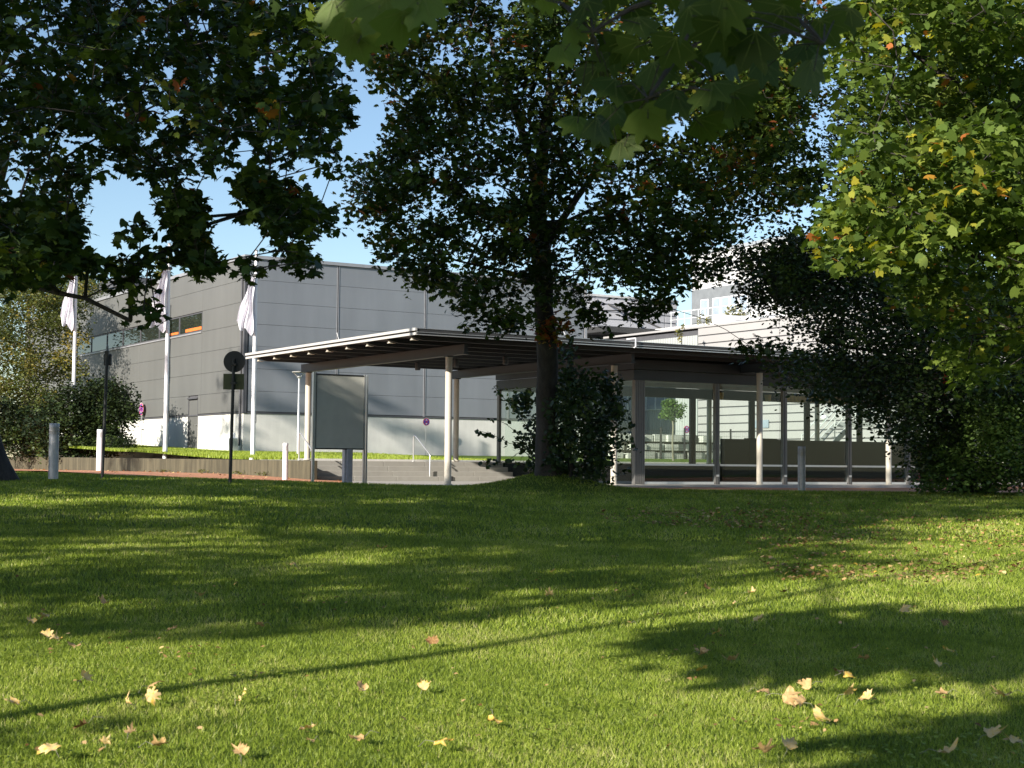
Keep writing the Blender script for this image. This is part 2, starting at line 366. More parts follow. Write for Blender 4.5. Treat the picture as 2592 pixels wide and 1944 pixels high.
# clover leaves in the near turf
def clover():
    n = 2600; cx = (rng.random(n) * 2 - 1) * 2.8 - 0.2; cy = 6 + 3.4 * rng.random(n) ** 1.2
    keep = (np.sin(cx * 2.2 + cy) * np.sin(cy * 1.9 - cx * 1.3) + 0.35 * rng.standard_normal(n)) > 0.25
    cx, cy = cx[keep], cy[keep]; V = []; S = []; T = []
    for x, y in zip(cx, cy):
        z = float(lawn_z(x, y)) + 0.035
        a0 = random.random() * 6.28; r = random.uniform(0.006, 0.012)
        for k in range(3):
            a = a0 + k * 2.094; c = (x + math.cos(a) * r, y + math.sin(a) * r, z + random.uniform(-.004, .006))
            for q in range(6):
                t = q * 1.047; V.append((c[0] + r * .95 * math.cos(t), c[1] + r * .95 * math.sin(t), c[2] + 0.3 * r * math.sin(t + a)))
            S.append(6); T.append(random.uniform(0.2, 0.75))
    tag(np_mesh('clover', V, S, M['grass'], tint=T), 'small round clover leaves scattered in the near turf', 'clover', kind='stuff')
clover()
# sunlit terrace grass
def terrace_grass():
    n = 120000; u = -0.6 + 10 * rng.random(n) ** 1.3; w = 8.3 + 44 * rng.random(n)
    ok = ~((u > 4.4) & (w > 25.2)) & (w > 11.7) | (u < -0.45); u, w = u[ok], w[ok]; n = len(u)
    P = np.array([O[0] + u * Rv[0] + w * Lv[0], O[1] + u * Rv[1] + w * Lv[1], terr(u, w)]).T
    a = rng.random(n) * 6.28; h = 0.05 + 0.07 * rng.random(n); wd = 0.02
    V = np.zeros((n, 3, 3)); dx = np.stack([np.cos(a) * wd, np.sin(a) * wd, a * 0], 1)
    V[:, 0] = P - dx; V[:, 1] = P + dx; V[:, 2] = P + np.stack([rng.standard_normal(n) * .02, rng.standard_normal(n) * .02, h], 1)
    tag(np_mesh('terrace_grass', V.reshape(-1, 3), np.full(n, 3), M['grass'], tint=0.35 + 0.5 * rng.random(n)), 'sunlit grass along the top of the retaining wall', 'grass', kind='stuff')
terrace_grass()
# ------------------------------------------------------------------ grey hall
B = np.array([-11.049, 62.0])
hall = empty('industrial_hall', (B[0], B[1], 0), TH, 'large windowless grey panelled hall with a pale concrete base', 'hall')
LEN_U, LEN_W = 17.1, 36.0
ROWS = [2.62, 3.46, 4.39, 5.32, 6.24, 7.16, 8.08, 8.95]
MB().box(0.06, LEN_U - 0.06, 0.06, LEN_W, 0.2, 8.9).build('wall_core', M['seam'], hall)
BAYS = [0.14, 4.2, 8.45, 12.8, 17.0]
f_ = MB()
for i in range(4):
    for z0, z1 in zip(ROWS[:-1], ROWS[1:]):
        f_.box(BAYS[i] + 0.05, BAYS[i + 1] - 0.05, 0, 0.07, z0 + 0.005, z1 - 0.005)
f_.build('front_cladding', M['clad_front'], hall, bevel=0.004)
f_ = MB(); WJ = [0.14, 4.99, 13.6, 22.2, 24.7, 30.8, 36.0]
for i in range(len(WJ) - 1):
    for z0, z1 in zip(ROWS[:-1], ROWS[1:]):
        if abs(z0 - 6.24) < .01 and 1 <= i <= 3: continue
        a0, a1 = WJ[i] + 0.008, WJ[i + 1] - 0.008
        if z0 < 3.0 and i == 1:
            f_.box(0, 0.07, a0, 5.34, z0 + 0.005, z1 - 0.005); f_.box(0, 0.07, 6.58, a1, z0 + 0.005, z1 - 0.005)
        else: f_.box(0, 0.07, a0, a1, z0 + 0.005, z1 - 0.005)
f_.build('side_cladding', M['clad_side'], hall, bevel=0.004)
p_ = MB().box(0.02, LEN_U, 0.02, 5.36, 0.1, 2.53).box(0.02, LEN_U, 6.56, LEN_W, 0.1, 2.53)
p_.build('plinth', M['plinth'], hall)
for i in (1, 2, 3):
    j = MB().box(BAYS[i] - 0.045, BAYS[i] - 0.022, -0.02, 0.05, 2.6, 8.95).box(BAYS[i] + 0.022, BAYS[i] + 0.045, -0.02, 0.05, 2.6, 8.95)
    j.build('joint_trim', M['trim_light'], hall)
MB().box(LEN_U - 0.1, LEN_U + 0.03, -0.03, 0.12, 0.5, 8.95).build('corner_trim', M['trim_light'], hall)
c_ = MB().box(-0.03, 0.035, -0.03, 0.12, 2.55, 8.95).box(0.045, 0.125, -0.025, 0.05, 2.55, 8.95)
c_.build('corner_trim', M['trim'], hall)
MB().tube([(-0.05, 0.25, 1.2), (-0.05, 0.25, 2.5), (-0.05, 0.25, 8.9)], 0.045, 8).build('downpipe', M['trim'], hall, True)
MB().box(-0.01, LEN_U + .01, -0.012, 0.2, 2.535, 2.60).box(-0.012, 0.2, -0.01, LEN_W, 2.535, 2.60).build('base_flashing', M['trim'], hall)
MB().box(-0.07, LEN_U + 0.05, -0.07, 0.3, 8.96, 9.10).box(-0.072, 0.3, 0.301, LEN_W, 8.96, 9.10).box(0.3, LEN_U, 0.3, LEN_W, 8.9, 9.0).build('roof_edge', M['trim_light'], hall)
MB().box(0.03, 0.06, 5.40, 6.52, 1.14, 3.25).build('door', M['clad_side'], hall)
d_ = [c for c in hall.children if c.name.startswith('door')][0]
MB().box(0.0, 0.05, 5.345, 5.398, 1.10, 3.30).box(0.0, 0.05, 6.522, 6.575, 1.10, 3.30).box(-0.06, 0.05, 5.345, 6.575, 3.302, 3.36).build('door_frame', M['trim'], d_)
MB().tube([(0.03, 5.5, 2.15), (-0.03, 5.5, 2.15), (-0.03, 5.62, 2.15)], 0.012, 6).build('handle', M['alu'], d_)
wx = [5.02, 8.0, 10.8, 13.6, 16.4, 19.1, 21.9, 24.65]
for a0, a1 in zip(wx[:-1], wx[1:]):
    fr = MB(); a0 += 0.01; a1 -= 0.01
    fr.box(0.01, 0.06, a0, a0 + 0.05, 6.27, 7.14).box(0.01, 0.06, a1 - 0.05, a1, 6.27, 7.14).box(0.012, 0.06, a0 + .05, a1 - .05, 6.27, 6.33).box(0.012, 0.06, a0 + .05, a1 - .05, 7.09, 7.14)
    fo = fr.build('window', M['trim'], hall)
    MB().box(0.035, 0.05, a0 + 0.052, a1 - 0.052, 6.332, 7.088).build('pane', M['wglass'], fo)
MB().box(0.018, 0.028, 5.15, 7.2, 6.36, 6.50).build('orange_reflection', M['orange'], hall)  # reflection in the window glass, put in as orange strips on the panes
MB().box(0.018, 0.028, 8.15, 9.6, 6.36, 6.46).build('orange_reflection', M['orange'], hall)
MB().box(-0.05, 0.06, 4.99, 24.7, 6.20, 6.262).build('window_sill', M['trim_light'], hall)

# flat roofed block behind the hall, far left
bb = at(300, 1100, 100)
blk = empty('rear_block', (bb[0], bb[1], 0), TH, 'low dark flat roofed block just visible behind the grey hall at left', 'building')
MB().box(0, 14, 0, 12, 0, 12.2).build('wall', M['clad_side'], blk); MB().box(-0.2, 14.2, -0.2, 12.2, 12.2, 12.8).build('roof_edge', M['trim'], blk)

# ------------------------------------------------------------------ white buildings behind
K = np.array([9.26, 75.0])
wb = empty('white_warehouse', (K[0], K[1], 0), TH, 'white warehouse with long horizontal seams behind the glass hall', 'building')
MB().box(0.05, 30, -22, 8, 0.3, 7.3).build('wall_core', M['seam'], wb)
f_ = MB(); z = 0.6; k = 0
for i, (a0, a1) in enumerate(((-6.0, 0.0), (-12.0, -6.0), (-22.0, -12.0))):
    zz = 0.6
    while zz < 7.2: f_.box(0, 0.05, a0 + 0.012, a1 - 0.012, zz + 0.03, min(zz + 0.40, 7.4) - 0.03); zz += 0.40
f_.build('cladding', M['whitewall'], wb)
MB().box(0.0, 30, -22.05, -22.0, 0.3, 7.4).build('end_wall', M['louvre'], wb)
f_ = MB(); q = 0.02
while q < 8: f_.box(-0.03, 0.04, q, q + 0.10, 0.6, 7.05); f_.box(-0.005, 0.05, q + 0.101, q + 0.199, 0.6, 7.05); q += 0.2
f_.build('ribbed_sheet', M['ribbed'], wb)
for q in (2.6, 3.4, 4.2, 5.0, 5.8, 6.6):
    fo = MB().box(-0.06, -0.035, q, q + 0.74, 3.4, 4.6).build('window', M['white'], wb)
    MB().box(-0.075, -0.062, q + 0.05, q + 0.70, 3.44, 4.56).build('pane', M['frosted'], fo)
MB().box(-0.05, 30, -22.1, 8.1, 7.4, 7.5).build('roof_edge', M['whitewall'], wb)
MB().box(-0.06, -0.035, -5.3, -4.2, 2.35, 2.72).build('wall_plate', M['frosted'], wb)
# roof top clutter
MB().box(0.6, 1.4, -1.8, -0.4, 7.5, 7.95).tube([(0.4, -2.4, 7.7), (0.4, -3.4, 7.7), (0.4, -3.4, 7.5)], 0.10, 8).build('roof_unit', M['white'], wb)

Mq = np.array([4.19, 84.0])
lv = empty('louvred_building', (Mq[0], Mq[1], 0), TH, 'light grey louvred building right behind the grey hall', 'building')
MB().box(-3, 6.3, 0.08, 10, 0.3, 10.0).build('wall_core', M['louvre'], lv)
f_ = MB(); zz = 5.0
while zz < 9.95:
    for a0, a1 in ((-3, 0.5), (0.56, 3.0), (3.06, 5.4), (5.46, 6.34)):
        f_.prism([(0.0, zz + 0.01), (0.075, zz + 0.01), (0.075, zz + 0.40), (0.045, zz + 0.40)], a0, a1, 'x')
    zz += 0.42
f_.build('louvre_cladding', M['louvre'], lv)
MB().box(-3.05, 6.4, -0.05, 10.1, 10.0, 10.12).build('roof_edge', M['alu'], lv)
aw = empty('steel_awning', (Mq[0], Mq[1], 0), TH, 'dark steel awning held by a slanting rod on the louvred building', 'awning')
MB().prism([(-3.0, 8.0), (-0.4, 8.12), (-0.02, 8.12), (-0.02, 7.75), (-3.0, 7.72)], -1.0, 5.0, 'x').build('canopy', M['darkframe'], aw)
MB().tube([(1.4, -0.02, 9.6), (3.4, -2.5, 8.1)], 0.05, 8).build('tie_rod', M['darkframe'], aw)

T = np.array([10.22, 84.0])
tw = empty('white_tower', (T[0], T[1], 0), TH, 'tall white building with a glazed upper storey and roof terrace', 'building')
MB().box(0.0, 14, -7.61, 0.3, 0.3, 12.3).build('wall', M['towerwall'], tw)
f_ = MB()
for zz in (8.9, 9.75, 10.9, 11.6): f_.box(-0.006, 0.01, -7.6, 0.28, zz, zz + 0.05); f_.box(0, 14, -7.616, -7.6, zz, zz + 0.05)
f_.build('seam', M['trim_light'], tw)
MB().box(-0.08, 14.1, -7.7, 0.4, 12.3, 12.5).build('roof_edge', M['alu'], tw)
MB().box(-0.03, -0.008, -4.67, 0.3, 8.2, 10.35).build('glazed_wall', simple('grey glazing', (0.16, 0.17, 0.18), 0.3), tw)
for q in (-4.5, -3.75, -3.0, -2.25, -1.2):
    fo = MB().box(-0.06, -0.032, q, q + 0.68, 8.75, 9.75).build('window', M['white'], tw)
    MB().box(-0.075, -0.062, q + 0.05, q + 0.63, 8.82, 9.7).build('pane', M['frosted'], fo)
f_ = MB()
for q in np.arange(-7.4, 0.5, 0.6): f_.box(-1.4, -1.36, q, q + 0.03, 7.6, 9.0)
f_.box(-1.41, -1.37, -7.4, 0.5, 9.0, 9.04).box(-1.405, -1.375, -7.4, 0.5, 8.6, 8.62).box(-1.405, -1.375, -7.4, 0.5, 8.2, 8.22)
f_.build('terrace_railing', M['steel_stair'], tw)
MB().box(-1.9, -0.01, -7.6, 1.2, 3, 8.15).box(-3.2, -1.91, -6.5, 1.2, 3, 7.75).build('terrace_parapet', M['towerwall'], tw)

# ------------------------------------------------------------------ retaining wall, steps
rw = empty('retaining_wall', (O[0], O[1], 0), TH, 'low stained concrete retaining wall between the red path and the grass', 'wall')
w_ = MB()
n_ = 24
for i in range(n_):
    a0 = 6.4 + i * 1.55; a1 = a0 + 1.54; zt0 = 0.60 + 0.0024 * (a0 - 6.4)
    w_.add([(-0.9, a0, -0.3), (-0.66, a0, -0.3), (-0.66, a1, -0.3), (-0.9, a1, -0.3), (-0.9, a0, zt0), (-0.66, a0, zt0), (-0.66, a1, zt0 + .0035), (-0.9, a1, zt0 + .0035)],
           [(0, 3, 2, 1), (4, 5, 6, 7), (0, 1, 5, 4), (1, 2, 6, 5), (2, 3, 7, 6), (3, 0, 4, 7)])
w_.build('wall_body', M['wallc'], rw, bevel=0.012)
st = empty('concrete_steps', (O[0], O[1], 0), TH, 'wide flight of pale concrete steps up to the terrace', 'steps')
s_ = MB()
for i in range(4):
    w0 = 6.95 + 0.30 * i
    for a in np.arange(-0.65, 6.4, 1.418): s_.box(a + 0.003, a + 1.415, w0, w0 + 0.34 + (0.0 if i < 3 else -0.10), -0.2, 0.15 * (i + 1) + (0.002 if i == 3 else 0))
s_.build('step_blocks', M['step'], st, bevel=0.01)
def handrail():
    r = empty('handrail', (0, 0, 0), TH, '', 'handrail', 'steel handrails on the steps')
    MB().tube([(0, 0, 0), (0, 0, 0.74), (0, -0.03, 0.79), (0, -0.10, 0.80), (0, -0.99, 0.26), (0, -1.05, 0.22), (0, -1.07, 0.16), (0, -1.07, -0.58)], 0.021, 10).build('rail_tube', M['alu'], r, True)
    MB().lathe([(0.055, 0), (0.055, 0.015)]).build('foot_plate', M['alu'], r)
    MB().lathe([(0.055, -0.578), (0.055, -0.565)], (0, -1.07)).build('foot_plate', M['alu'], r)
    return r
h1 = handrail(); p = W(-0.42, 8.25); h1.location = (p[0], p[1], 0.602); h1['label'] = 'slim steel handrail at the left end of the steps beside the retaining wall'
h2 = copy_tree(h1); p = W(3.42, 8.25); h2.location = (p[0], p[1], 0.602); h2['label'] = 'slim steel handrail in the middle of the steps left of the tall column'
bx_ = MB().box(-0.08, 0.08, -0.02, 0.0, 0, 0.14).build('step_vent', M['signback']); p = W(4.0, 6.94); bx_.location = (p[0], p[1], 0.02); bx_.rotation_euler = (0, 0, TH); tag(bx_, 'small square dark vent in the lowest step left of the tall column', 'vent')

# ------------------------------------------------------------------ pavilion canopy
pv = empty('entrance_canopy', (O[0], O[1], 0), TH, 'flat dark canopy roof on round cream columns in front of the steps', 'canopy')
U0, U1, W0, W1 = -1.82, 27.5, -1.6, 9.1
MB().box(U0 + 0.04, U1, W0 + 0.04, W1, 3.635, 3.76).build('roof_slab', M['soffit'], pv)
fs = MB()
fs.box(U0 - 0.0, U0 + 0.035, W0, W1, 3.60, 3.66).box(U0 - 0.02, U0 + 0.035, W0 - 0.02, W1, 3.70, 3.765)
fs.build('side_fascia', M['alu_white'], pv)
ff = MB().box(U0 + .036, U1, W0 - 0.02, W0 + 0.03, 3.60, 3.615).box(U0 + .036, U1, W0 - 0.02, W0 + 0.03, 3.660, 3.672).box(U0 + .036, U1, W0 - 0.01, W0 + 0.03, 3.751, 3.760)
ff.build('front_fascia', M['alu'], pv)
MB().box(U0 + .036, U1, W0 + 0.002, W0 + 0.039, 3.616, 3.75).build('gutter_recess', M['darkframe'], pv)
MB().box(U0 + 0.1, U1, W0 + 0.3, W0 + 0.36, 3.76, 3.795).build('roof_upstand', M['alu'], pv)
gp = MB().tube([(4.6, W0 + 0.3, 3.84), (4.6, W0 - 0.08, 3.84), (4.6, W0 - 0.08, 3.62), (4.6, W0 - 0.02, 3.60)], 0.02, 6); gp.build('gutter_bracket', M['white'], pv)
for k in range(9):
    w0 = -1.15 + 1.2 * k
    pu = MB().box(U0 + 0.42, U1 - 0.1, w0 - 0.035, w0 + 0.035, 3.515, 3.632)
    pu.add([(U0 + 0.05, w0 - 0.035, 3.60), (U0 + 0.05, w0 + 0.035, 3.60), (U0 + 0.42, w0 - 0.035, 3.515), (U0 + 0.42, w0 + 0.035, 3.515), (U0 + 0.42, w0 + 0.035, 3.632), (U0 + 0.42, w0 - 0.035, 3.632), (U0 + 0.05, w0 - 0.035, 3.632), (U0 + 0.05, w0 + 0.035, 3.632)],
           [(0, 2, 3, 1), (0, 1, 7, 6), (0, 6, 5, 2), (1, 3, 4, 7), (6, 7, 4, 5)])
    pu.build('purlin', M['purlin'], pv)
    MB().box(U0 + 0.12, U0 + 0.30, w0 - 0.06, w0 + 0.06, 3.505, 3.515).prism([(w0 - 0.05, 3.515), (w0 + 0.05, 3.515), (w0, 3.60)], U0 + 0.13, U0 + 0.16, 'x').build('purlin_bracket', M['cream'], pv)
for k in range(17):
    w0 = -1.35 + 0.6 * k + 0.15
    if abs(((w0 + 1.15) / 1.2) - round((w0 + 1.15) / 1.2)) < 0.2: continue
US = [0.0, 5.13, 10.28, 15.45, 20.6, 25.75]
for i, u0 in enumerate(US):
    b = MB().box(u0 - 0.05, u0 + 0.05, -0.85, 9.05, 3.285, 3.51).build('beam', M['beam'], pv)
    MB().box(u0 - 0.09, u0 + 0.09, -0.86, 9.06, 3.262, 3.284).build('flange', M['beam'], b)
    for w0 in (0.0, 8.6):
        zb = -0.02 if w0 == 0 else 0.6
        cm = M['cream']
        c = MB().lathe([(0.088, zb), (0.088, 3.26)], (u0, w0), 28).build('column', cm, pv, True)
        MB().lathe([(0.125, zb + 0.02), (0.125, zb + 0.045), (0.10, zb + 0.06)], (u0, w0), 24).build('base_collar', cm, c, True)
        MB().box(u0 - 0.10, u0 + 0.10, w0 - 0.10, w0 + 0.10, 3.235, 3.262).build('cap_plate', M['beam'], c)
for i, (u0, w0, lab) in enumerate(((1.2, 3.9, 'leftmost'), (1.35, 2.0, 'middle'), (1.8, 0.2, 'rightmost'))):
    p = W(u0, w0)
    l = empty('pendant_lamp', (p[0], p[1], 3.14), 0, lab + ' of the three small cylindrical lamps hanging under the canopy', 'lamp', 'lamps under the canopy')
    MB().lathe([(0.068, 0), (0.074, 0.01), (0.074, 0.2), (0.05, 0.215)]).build('shade', M['beam'], l, True)
    MB().tube([(0, 0, 0.21), (0, 0, 0.37)], 0.01, 6).build('stem', M['beam'], l)
for (u0, w0, dx, lab) in ((3.0, -0.9, -0.14, 'thin slanting white rod standing on the canopy roof near its front corner'), (-1.2, 3.9, -0.08, 'short slanting rod on the left edge of the canopy roof')):
    p = W(u0, w0); r = empty('lightning_rod', (p[0], p[1], 3.76), 0, lab, 'rod', 'rods on the canopy roof')
    MB().tube([(0, 0, 0), (dx, 0, 0.30)], 0.008, 6).build('rod', M['white'], r); MB().box(-0.15, 0.1, -0.05, 0.05, 0, 0.05).build('foot_block', M['white'], r)

# ------------------------------------------------------------------ glass hall
gh = empty('glass_hall', (O[0], O[1], 0), TH, 'transparent entrance hall of framed glass under the canopy', 'glass hall')
GF, GB, GL, GR = 0.9, 8.25, 6.5, 26.5
FU = [6.62, 9.42, 12.02, 14.66, 17.2, 19.8, 22.4, 26.4]
for u0 in FU[1:-1]:
    mu = MB().box(u0 - 0.085, u0 - 0.045, GF - 0.07, GF + 0.05, 0.02, 2.93).box(u0 - 0.02, u0 + 0.015, GF - 0.07, GF + 0.05, 0.02, 2.93).box(u0 + 0.035, u0 + 0.085, GF - 0.05, GF + 0.07, 0.02, 2.93)
    mo = mu.build('mullion', M['frame'], gh); MB().box(u0 - 0.05, u0 + 0.04, GF - 0.085, GF - 0.071, 0.24, 0.30).build('lock', M['alu'], mo)
f_ = MB()
for a in (6.44, 6.50, 6.56, 6.62, 6.68, 6.74): f_.box(a, a + 0.045, GF - 0.10 + (0.02 if int(a * 100) % 12 else 0), GF + 0.06, 0.02, 2.93)
f_.build('corner_post', M['frame'], gh)
for a0, a1 in zip(FU[:-1], FU[1:]):
    a0 += 0.11; a1 -= 0.11
    MB().box(a0, a1, GF - 0.006, GF + 0.006, 0.09, 2.925).build('glass_pane', M['glass'], gh)
    MB().box(a0, a1, GF - 0.045, GF - 0.008, 0.02, 0.088).build('sill', M['alu'], gh)
    MB().box(a0, a1, GF - 0.05, GF - 0.010, 0.545, 0.60).build('push_rail', M['alu'], gh)
MB().box(GL - 0.12, GR, GF - 0.10, GF + 0.06, 2.94, 3.215).box(GL - 0.14, GR, GF - 0.14, GF + 0.05, 3.235, 3.50).build('front_header', M['beam'], gh)
MB().box(GL - 0.10, GL + 0.06, GF + 0.07, GB, 2.94, 3.215).box(GL - 0.13, GL + 0.05, GF + 0.07, GB, 3.235, 3.50).build('side_header', M['beam'], gh)
MB().box(GL + 0.07, GR, GF + 0.07, GB - 0.1, 3.225, 3.233).box(GL + 0.07, GR, 3.0, 3.25, 3.05, 3.22).box(GL + 0.07, GR, 5.6, 5.9, 3.08, 3.22).build('ceiling', simple('pale ceiling', (0.42, 0.43, 0.38), 0.6), gh)
for w0 in (3.3, 5.8, 8.2):
    MB().box(GL - 0.06, GL - 0.02, w0 - 0.06, w0 + 0.06, 0.02, 2.93).box(GL + 0.0, GL + 0.05, w0 - 0.03, w0 + 0.03, 0.02, 2.93).build('mullion', M['frame'], gh)
for a0, a1 in ((1.0, 3.2), (3.4, 5.7), (5.9, 8.1)):
    MB().box(GL - 0.006, GL + 0.006, a0, a1, 0.05, 2.925).build('glass_pane', M['glass'], gh)
BU = [6.6, 9.2, 11.9, 14.4, 17.1, 19.75, 22.4, 26.4]
for u0 in BU[1:-1]:
    MB().box(u0 - 0.10, u0 - 0.04, GB - 0.05, GB + 0.05, 0.6, 2.9).box(u0 + 0.0, u0 + 0.13, GB - 0.05, GB + 0.05, 0.6, 2.9).build('rear_mullion', M['darkframe'], gh)
for a0, a1 in zip(BU[:-1], BU[1:]):
    MB().box(a0 + 0.14, a1 - 0.11, GB - 0.005, GB + 0.005, 0.62, 2.88).build('rear_pane', M['glass'], gh)
MB().box(GL, GR, GB - 0.08, GB + 0.08, 2.885, 3.22).build('rear_header', M['darkframe'], gh)
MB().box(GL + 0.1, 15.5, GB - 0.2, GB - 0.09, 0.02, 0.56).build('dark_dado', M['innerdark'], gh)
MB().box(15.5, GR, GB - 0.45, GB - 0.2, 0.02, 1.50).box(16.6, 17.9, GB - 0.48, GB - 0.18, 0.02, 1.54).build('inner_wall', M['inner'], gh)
for k, u0 in enumerate((15.4, 17.6, 18.5, 19.7, 20.9, 22.0)):
    b = MB()
    for q in range(5 if k > 1 else 1):
        b.prism([(u0 + 0.2 * q + 0.04, 2.90), (u0 + 0.2 * q + 0.15, 2.90), (u0 + 0.2 * q + 0.18, 3.12), (u0 + 0.2 * q, 3.12)], GB - 0.30, GB - 0.14, 'y')
    b.build('yellow_bracket', M['blind'], gh)
for (u0, w0, h, lab) in ((14.1, 3.2, 0.62, 'red barrier post standing inside the glass hall'),):
    p = W(u0, w0); r = empty('barrier_post', (p[0], p[1], 0.02), 0, lab, 'post')
    MB().lathe([(0.045, 0), (0.042, h - 0.04), (0.02, h)]).build('post', M['redpost'], r, True); MB().lathe([(0.09, 0), (0.09, 0.02)]).build('foot', M['black'], r)
p = W(18.35, 0.4)
r = empty('red_column', (p[0], p[1], -0.06), 0, 'tall round red post at the right end of the glass hall beside the dark bush', 'post')
MB().lathe([(0.09, 0), (0.09, 4.4), (0.06, 4.45)], n=20).build('shaft', M['redpost'], r, True); MB().lathe([(0.14, 0), (0.14, 0.03)]).build('foot_plate', M['redpost'], r)

# external stairs, wall lamp, fence and stone blocks behind the hall
sp_ = at(2065, 1165, 58.5)
es = empty('steel_stairs', (sp_[0], sp_[1], 0.8), TH, 'pale galvanised outdoor staircase seen through the right side of the glass hall', 'stairs')
for yy in (0.0, 0.9):
    MB().prism([(0, 0), (1.9, 1.55), (3.0, 1.55), (4.9, 3.1), (4.9, 2.88), (3.1, 1.35), (2.0, 1.35), (0.15, -0.1)], yy, yy + 0.04, 'y').build('stringer', M['steel_stair'], es)
    for dz in (0.5, 0.95):
        MB().tube([(0.1, yy, dz), (1.9, yy, 1.55 + dz), (3.0, yy, 1.55 + dz), (4.9, yy, 3.1 + dz)], 0.022, 6).build('rail', M['steel_stair'], es)
    q_ = MB()
    for a, b in ((0.1, 0.05), (1.0, 0.78), (1.9, 1.5), (3.0, 1.5), (3.95, 2.3), (4.9, 3.05)): q_.tube([(a, yy, b), (a, yy, b + 0.97)], 0.02, 6)
    q_.build('posts', M['steel_stair'], es)
for k in range(8):
    MB().box(0.1 + k * 0.24, 0.36 + k * 0.24, 0.04, 0.88, 0.14 + k * 0.19, 0.17 + k * 0.19).build('tread', M['trim_light'], es)
    MB().box(3.05 + k * 0.24, 3.31 + k * 0.24, 0.04, 0.88, 1.66 + k * 0.19, 1.69 + k * 0.19).build('tread', M['trim_light'], es)
p = at(2086, 1057, 62)
wl = empty('globe_lamp', tuple(p), TH, 'small white globe lamp on the warehouse wall seen through the glass hall', 'lamp')
MB().lathe([(0.02, -0.13), (0.11, -0.08), (0.15, 0.0), (0.11, 0.08), (0.03, 0.12)], n=16).build('globe', M['white'], wl, True)
MB().tube([(0, 0, -0.1), (0.12, 0.25, -0.25), (0.2, 1.2, -0.25)], 0.03, 6).build('arm', M['steel_stair'], wl)
p = at(1632, 1164, 68)
bw = empty('block_wall', (p[0] - 1.4, p[1] - 0.9, 0.80), TH, 'wall of stacked pale stone blocks with dark gaps behind the glass hall', 'wall')
f_ = MB(); d_ = MB(); rr = random.Random(3)
d_.box(0, 6.0, 0.25, 0.5, 0, 1.15)
for k in range(3):
    a = -0.1
    while a < 6:
        l = rr.uniform(0.45, 1.0); z0 = 0.02 + 0.40 * k; dd = rr.uniform(-0.12, 0.14)
        f_.box(a, a + l, dd, dd + 0.4, z0, z0 + rr.uniform(0.26, 0.34)); a += l + rr.uniform(0.02, 0.22)
f_.build('stone_blocks', M['stone'], bw, bevel=0.015); d_.build('shadow_gap_wall', M['inner'], bw)
fe = empty('mesh_fence', (p[0] - 1.6, p[1] - 1.7, 0.80), TH, 'dark wire mesh fence in front of the stacked stone blocks', 'fence')
for k in range(7): MB().tube([(k * 1.35, 0, 0), (k * 1.35, 0, 1.45)], 0.045, 6).build('post', M['black'], fe)
f_ = MB()
for zz in np.arange(0.1, 1.4, 0.2): f_.box(0, 8.1, -0.003, 0.003, zz, zz + 0.008)
for q in np.arange(0, 8.1, 0.12): f_.box(q, q + 0.005, -0.003, 0.003, 0.05, 1.35)
f_.build('mesh', M['black'], fe)

# ------------------------------------------------------------------ signs, lamps, bollards, flags
def nostop(loc, rz, dia, h, label):
    s = empty('no_stopping_sign', loc, rz, label, 'traffic sign', 'round no stopping signs')
    r = dia / 2
    MB().tube([(0, 0, 0), (0, 0, h - r * 0.3)], 0.022, 8).build('post', M['alu'], s, True)
    d = MB(); n = 32
    ring = [(r * math.cos(2 * math.pi * i / n), h + r * math.sin(2 * math.pi * i / n)) for i in range(n)]
    MB().prism(ring, -0.045, -0.03, 'y').build('red_disc', M['red'], s)
    ri = [(0.80 * a, h + 0.80 * (b - h)) for a, b in ring]; MB().prism(ri, -0.049, -0.046, 'y').build('blue_disc', M['blue'], s)
    wr = MB()
    for i in range(n):
        a, b = ring[i], ring[(i + 1) % n]
        wr.add([(a[0], -0.0465, a[1]), (b[0], -0.0465, b[1]), (b[0] * .95, -0.0465, h + (b[1] - h) * .95), (a[0] * .95, -0.0465, h + (a[1] - h) * .95)], [(0, 1, 2, 3)])
    wr.build('white_rim', M['white'], s)
    x = MB()
    for sg in (1, -1):
        c, q, t = 0.55 * r, 0.07 * r, 0.7071
        x.add([(-c - q * sg * 0, -0.052, h - sg * c - q * 1.4), (c, -0.052, h + sg * c - q * 1.4), (c, -0.052, h + sg * c + q * 1.4), (-c, -0.052, h - sg * c + q * 1.4)], [(0, 1, 2, 3)])
    x.build('red_cross', M['red'], s)
    a = MB()
    for sg in (1, -1):
        a.add([(-0.28 * r, -0.055, h + sg * 0.38 * r), (0.28 * r, -0.055, h + sg * 0.38 * r), (0, -0.055, h + sg * 0.66 * r)], [(0, 1, 2)])
    a.build('white_arrow', M['white'], s)
    return s
def Bp(u, w): q = B + u * Rv + w * Lv; return (q[0], q[1])
q = Bp(8.25, -0.55); nostop((q[0], q[1], 0.85), TH, 0.34, 1.50, 'round no stopping sign before the pale concrete base, right of the information board')
q = Bp(-0.12, 12.7); nostop((q[0], q[1], 1.3), TH - math.pi / 2, 0.62, 1.72, 'round red and blue no stopping sign on the left flank of the grey hall')
p = at(1737, 1087, 71); nostop((p[0], p[1], 0.8), TH, 0.36, float(p[2]) - 0.8, 'round no stopping sign seen through the glass hall beside the round headed tree')

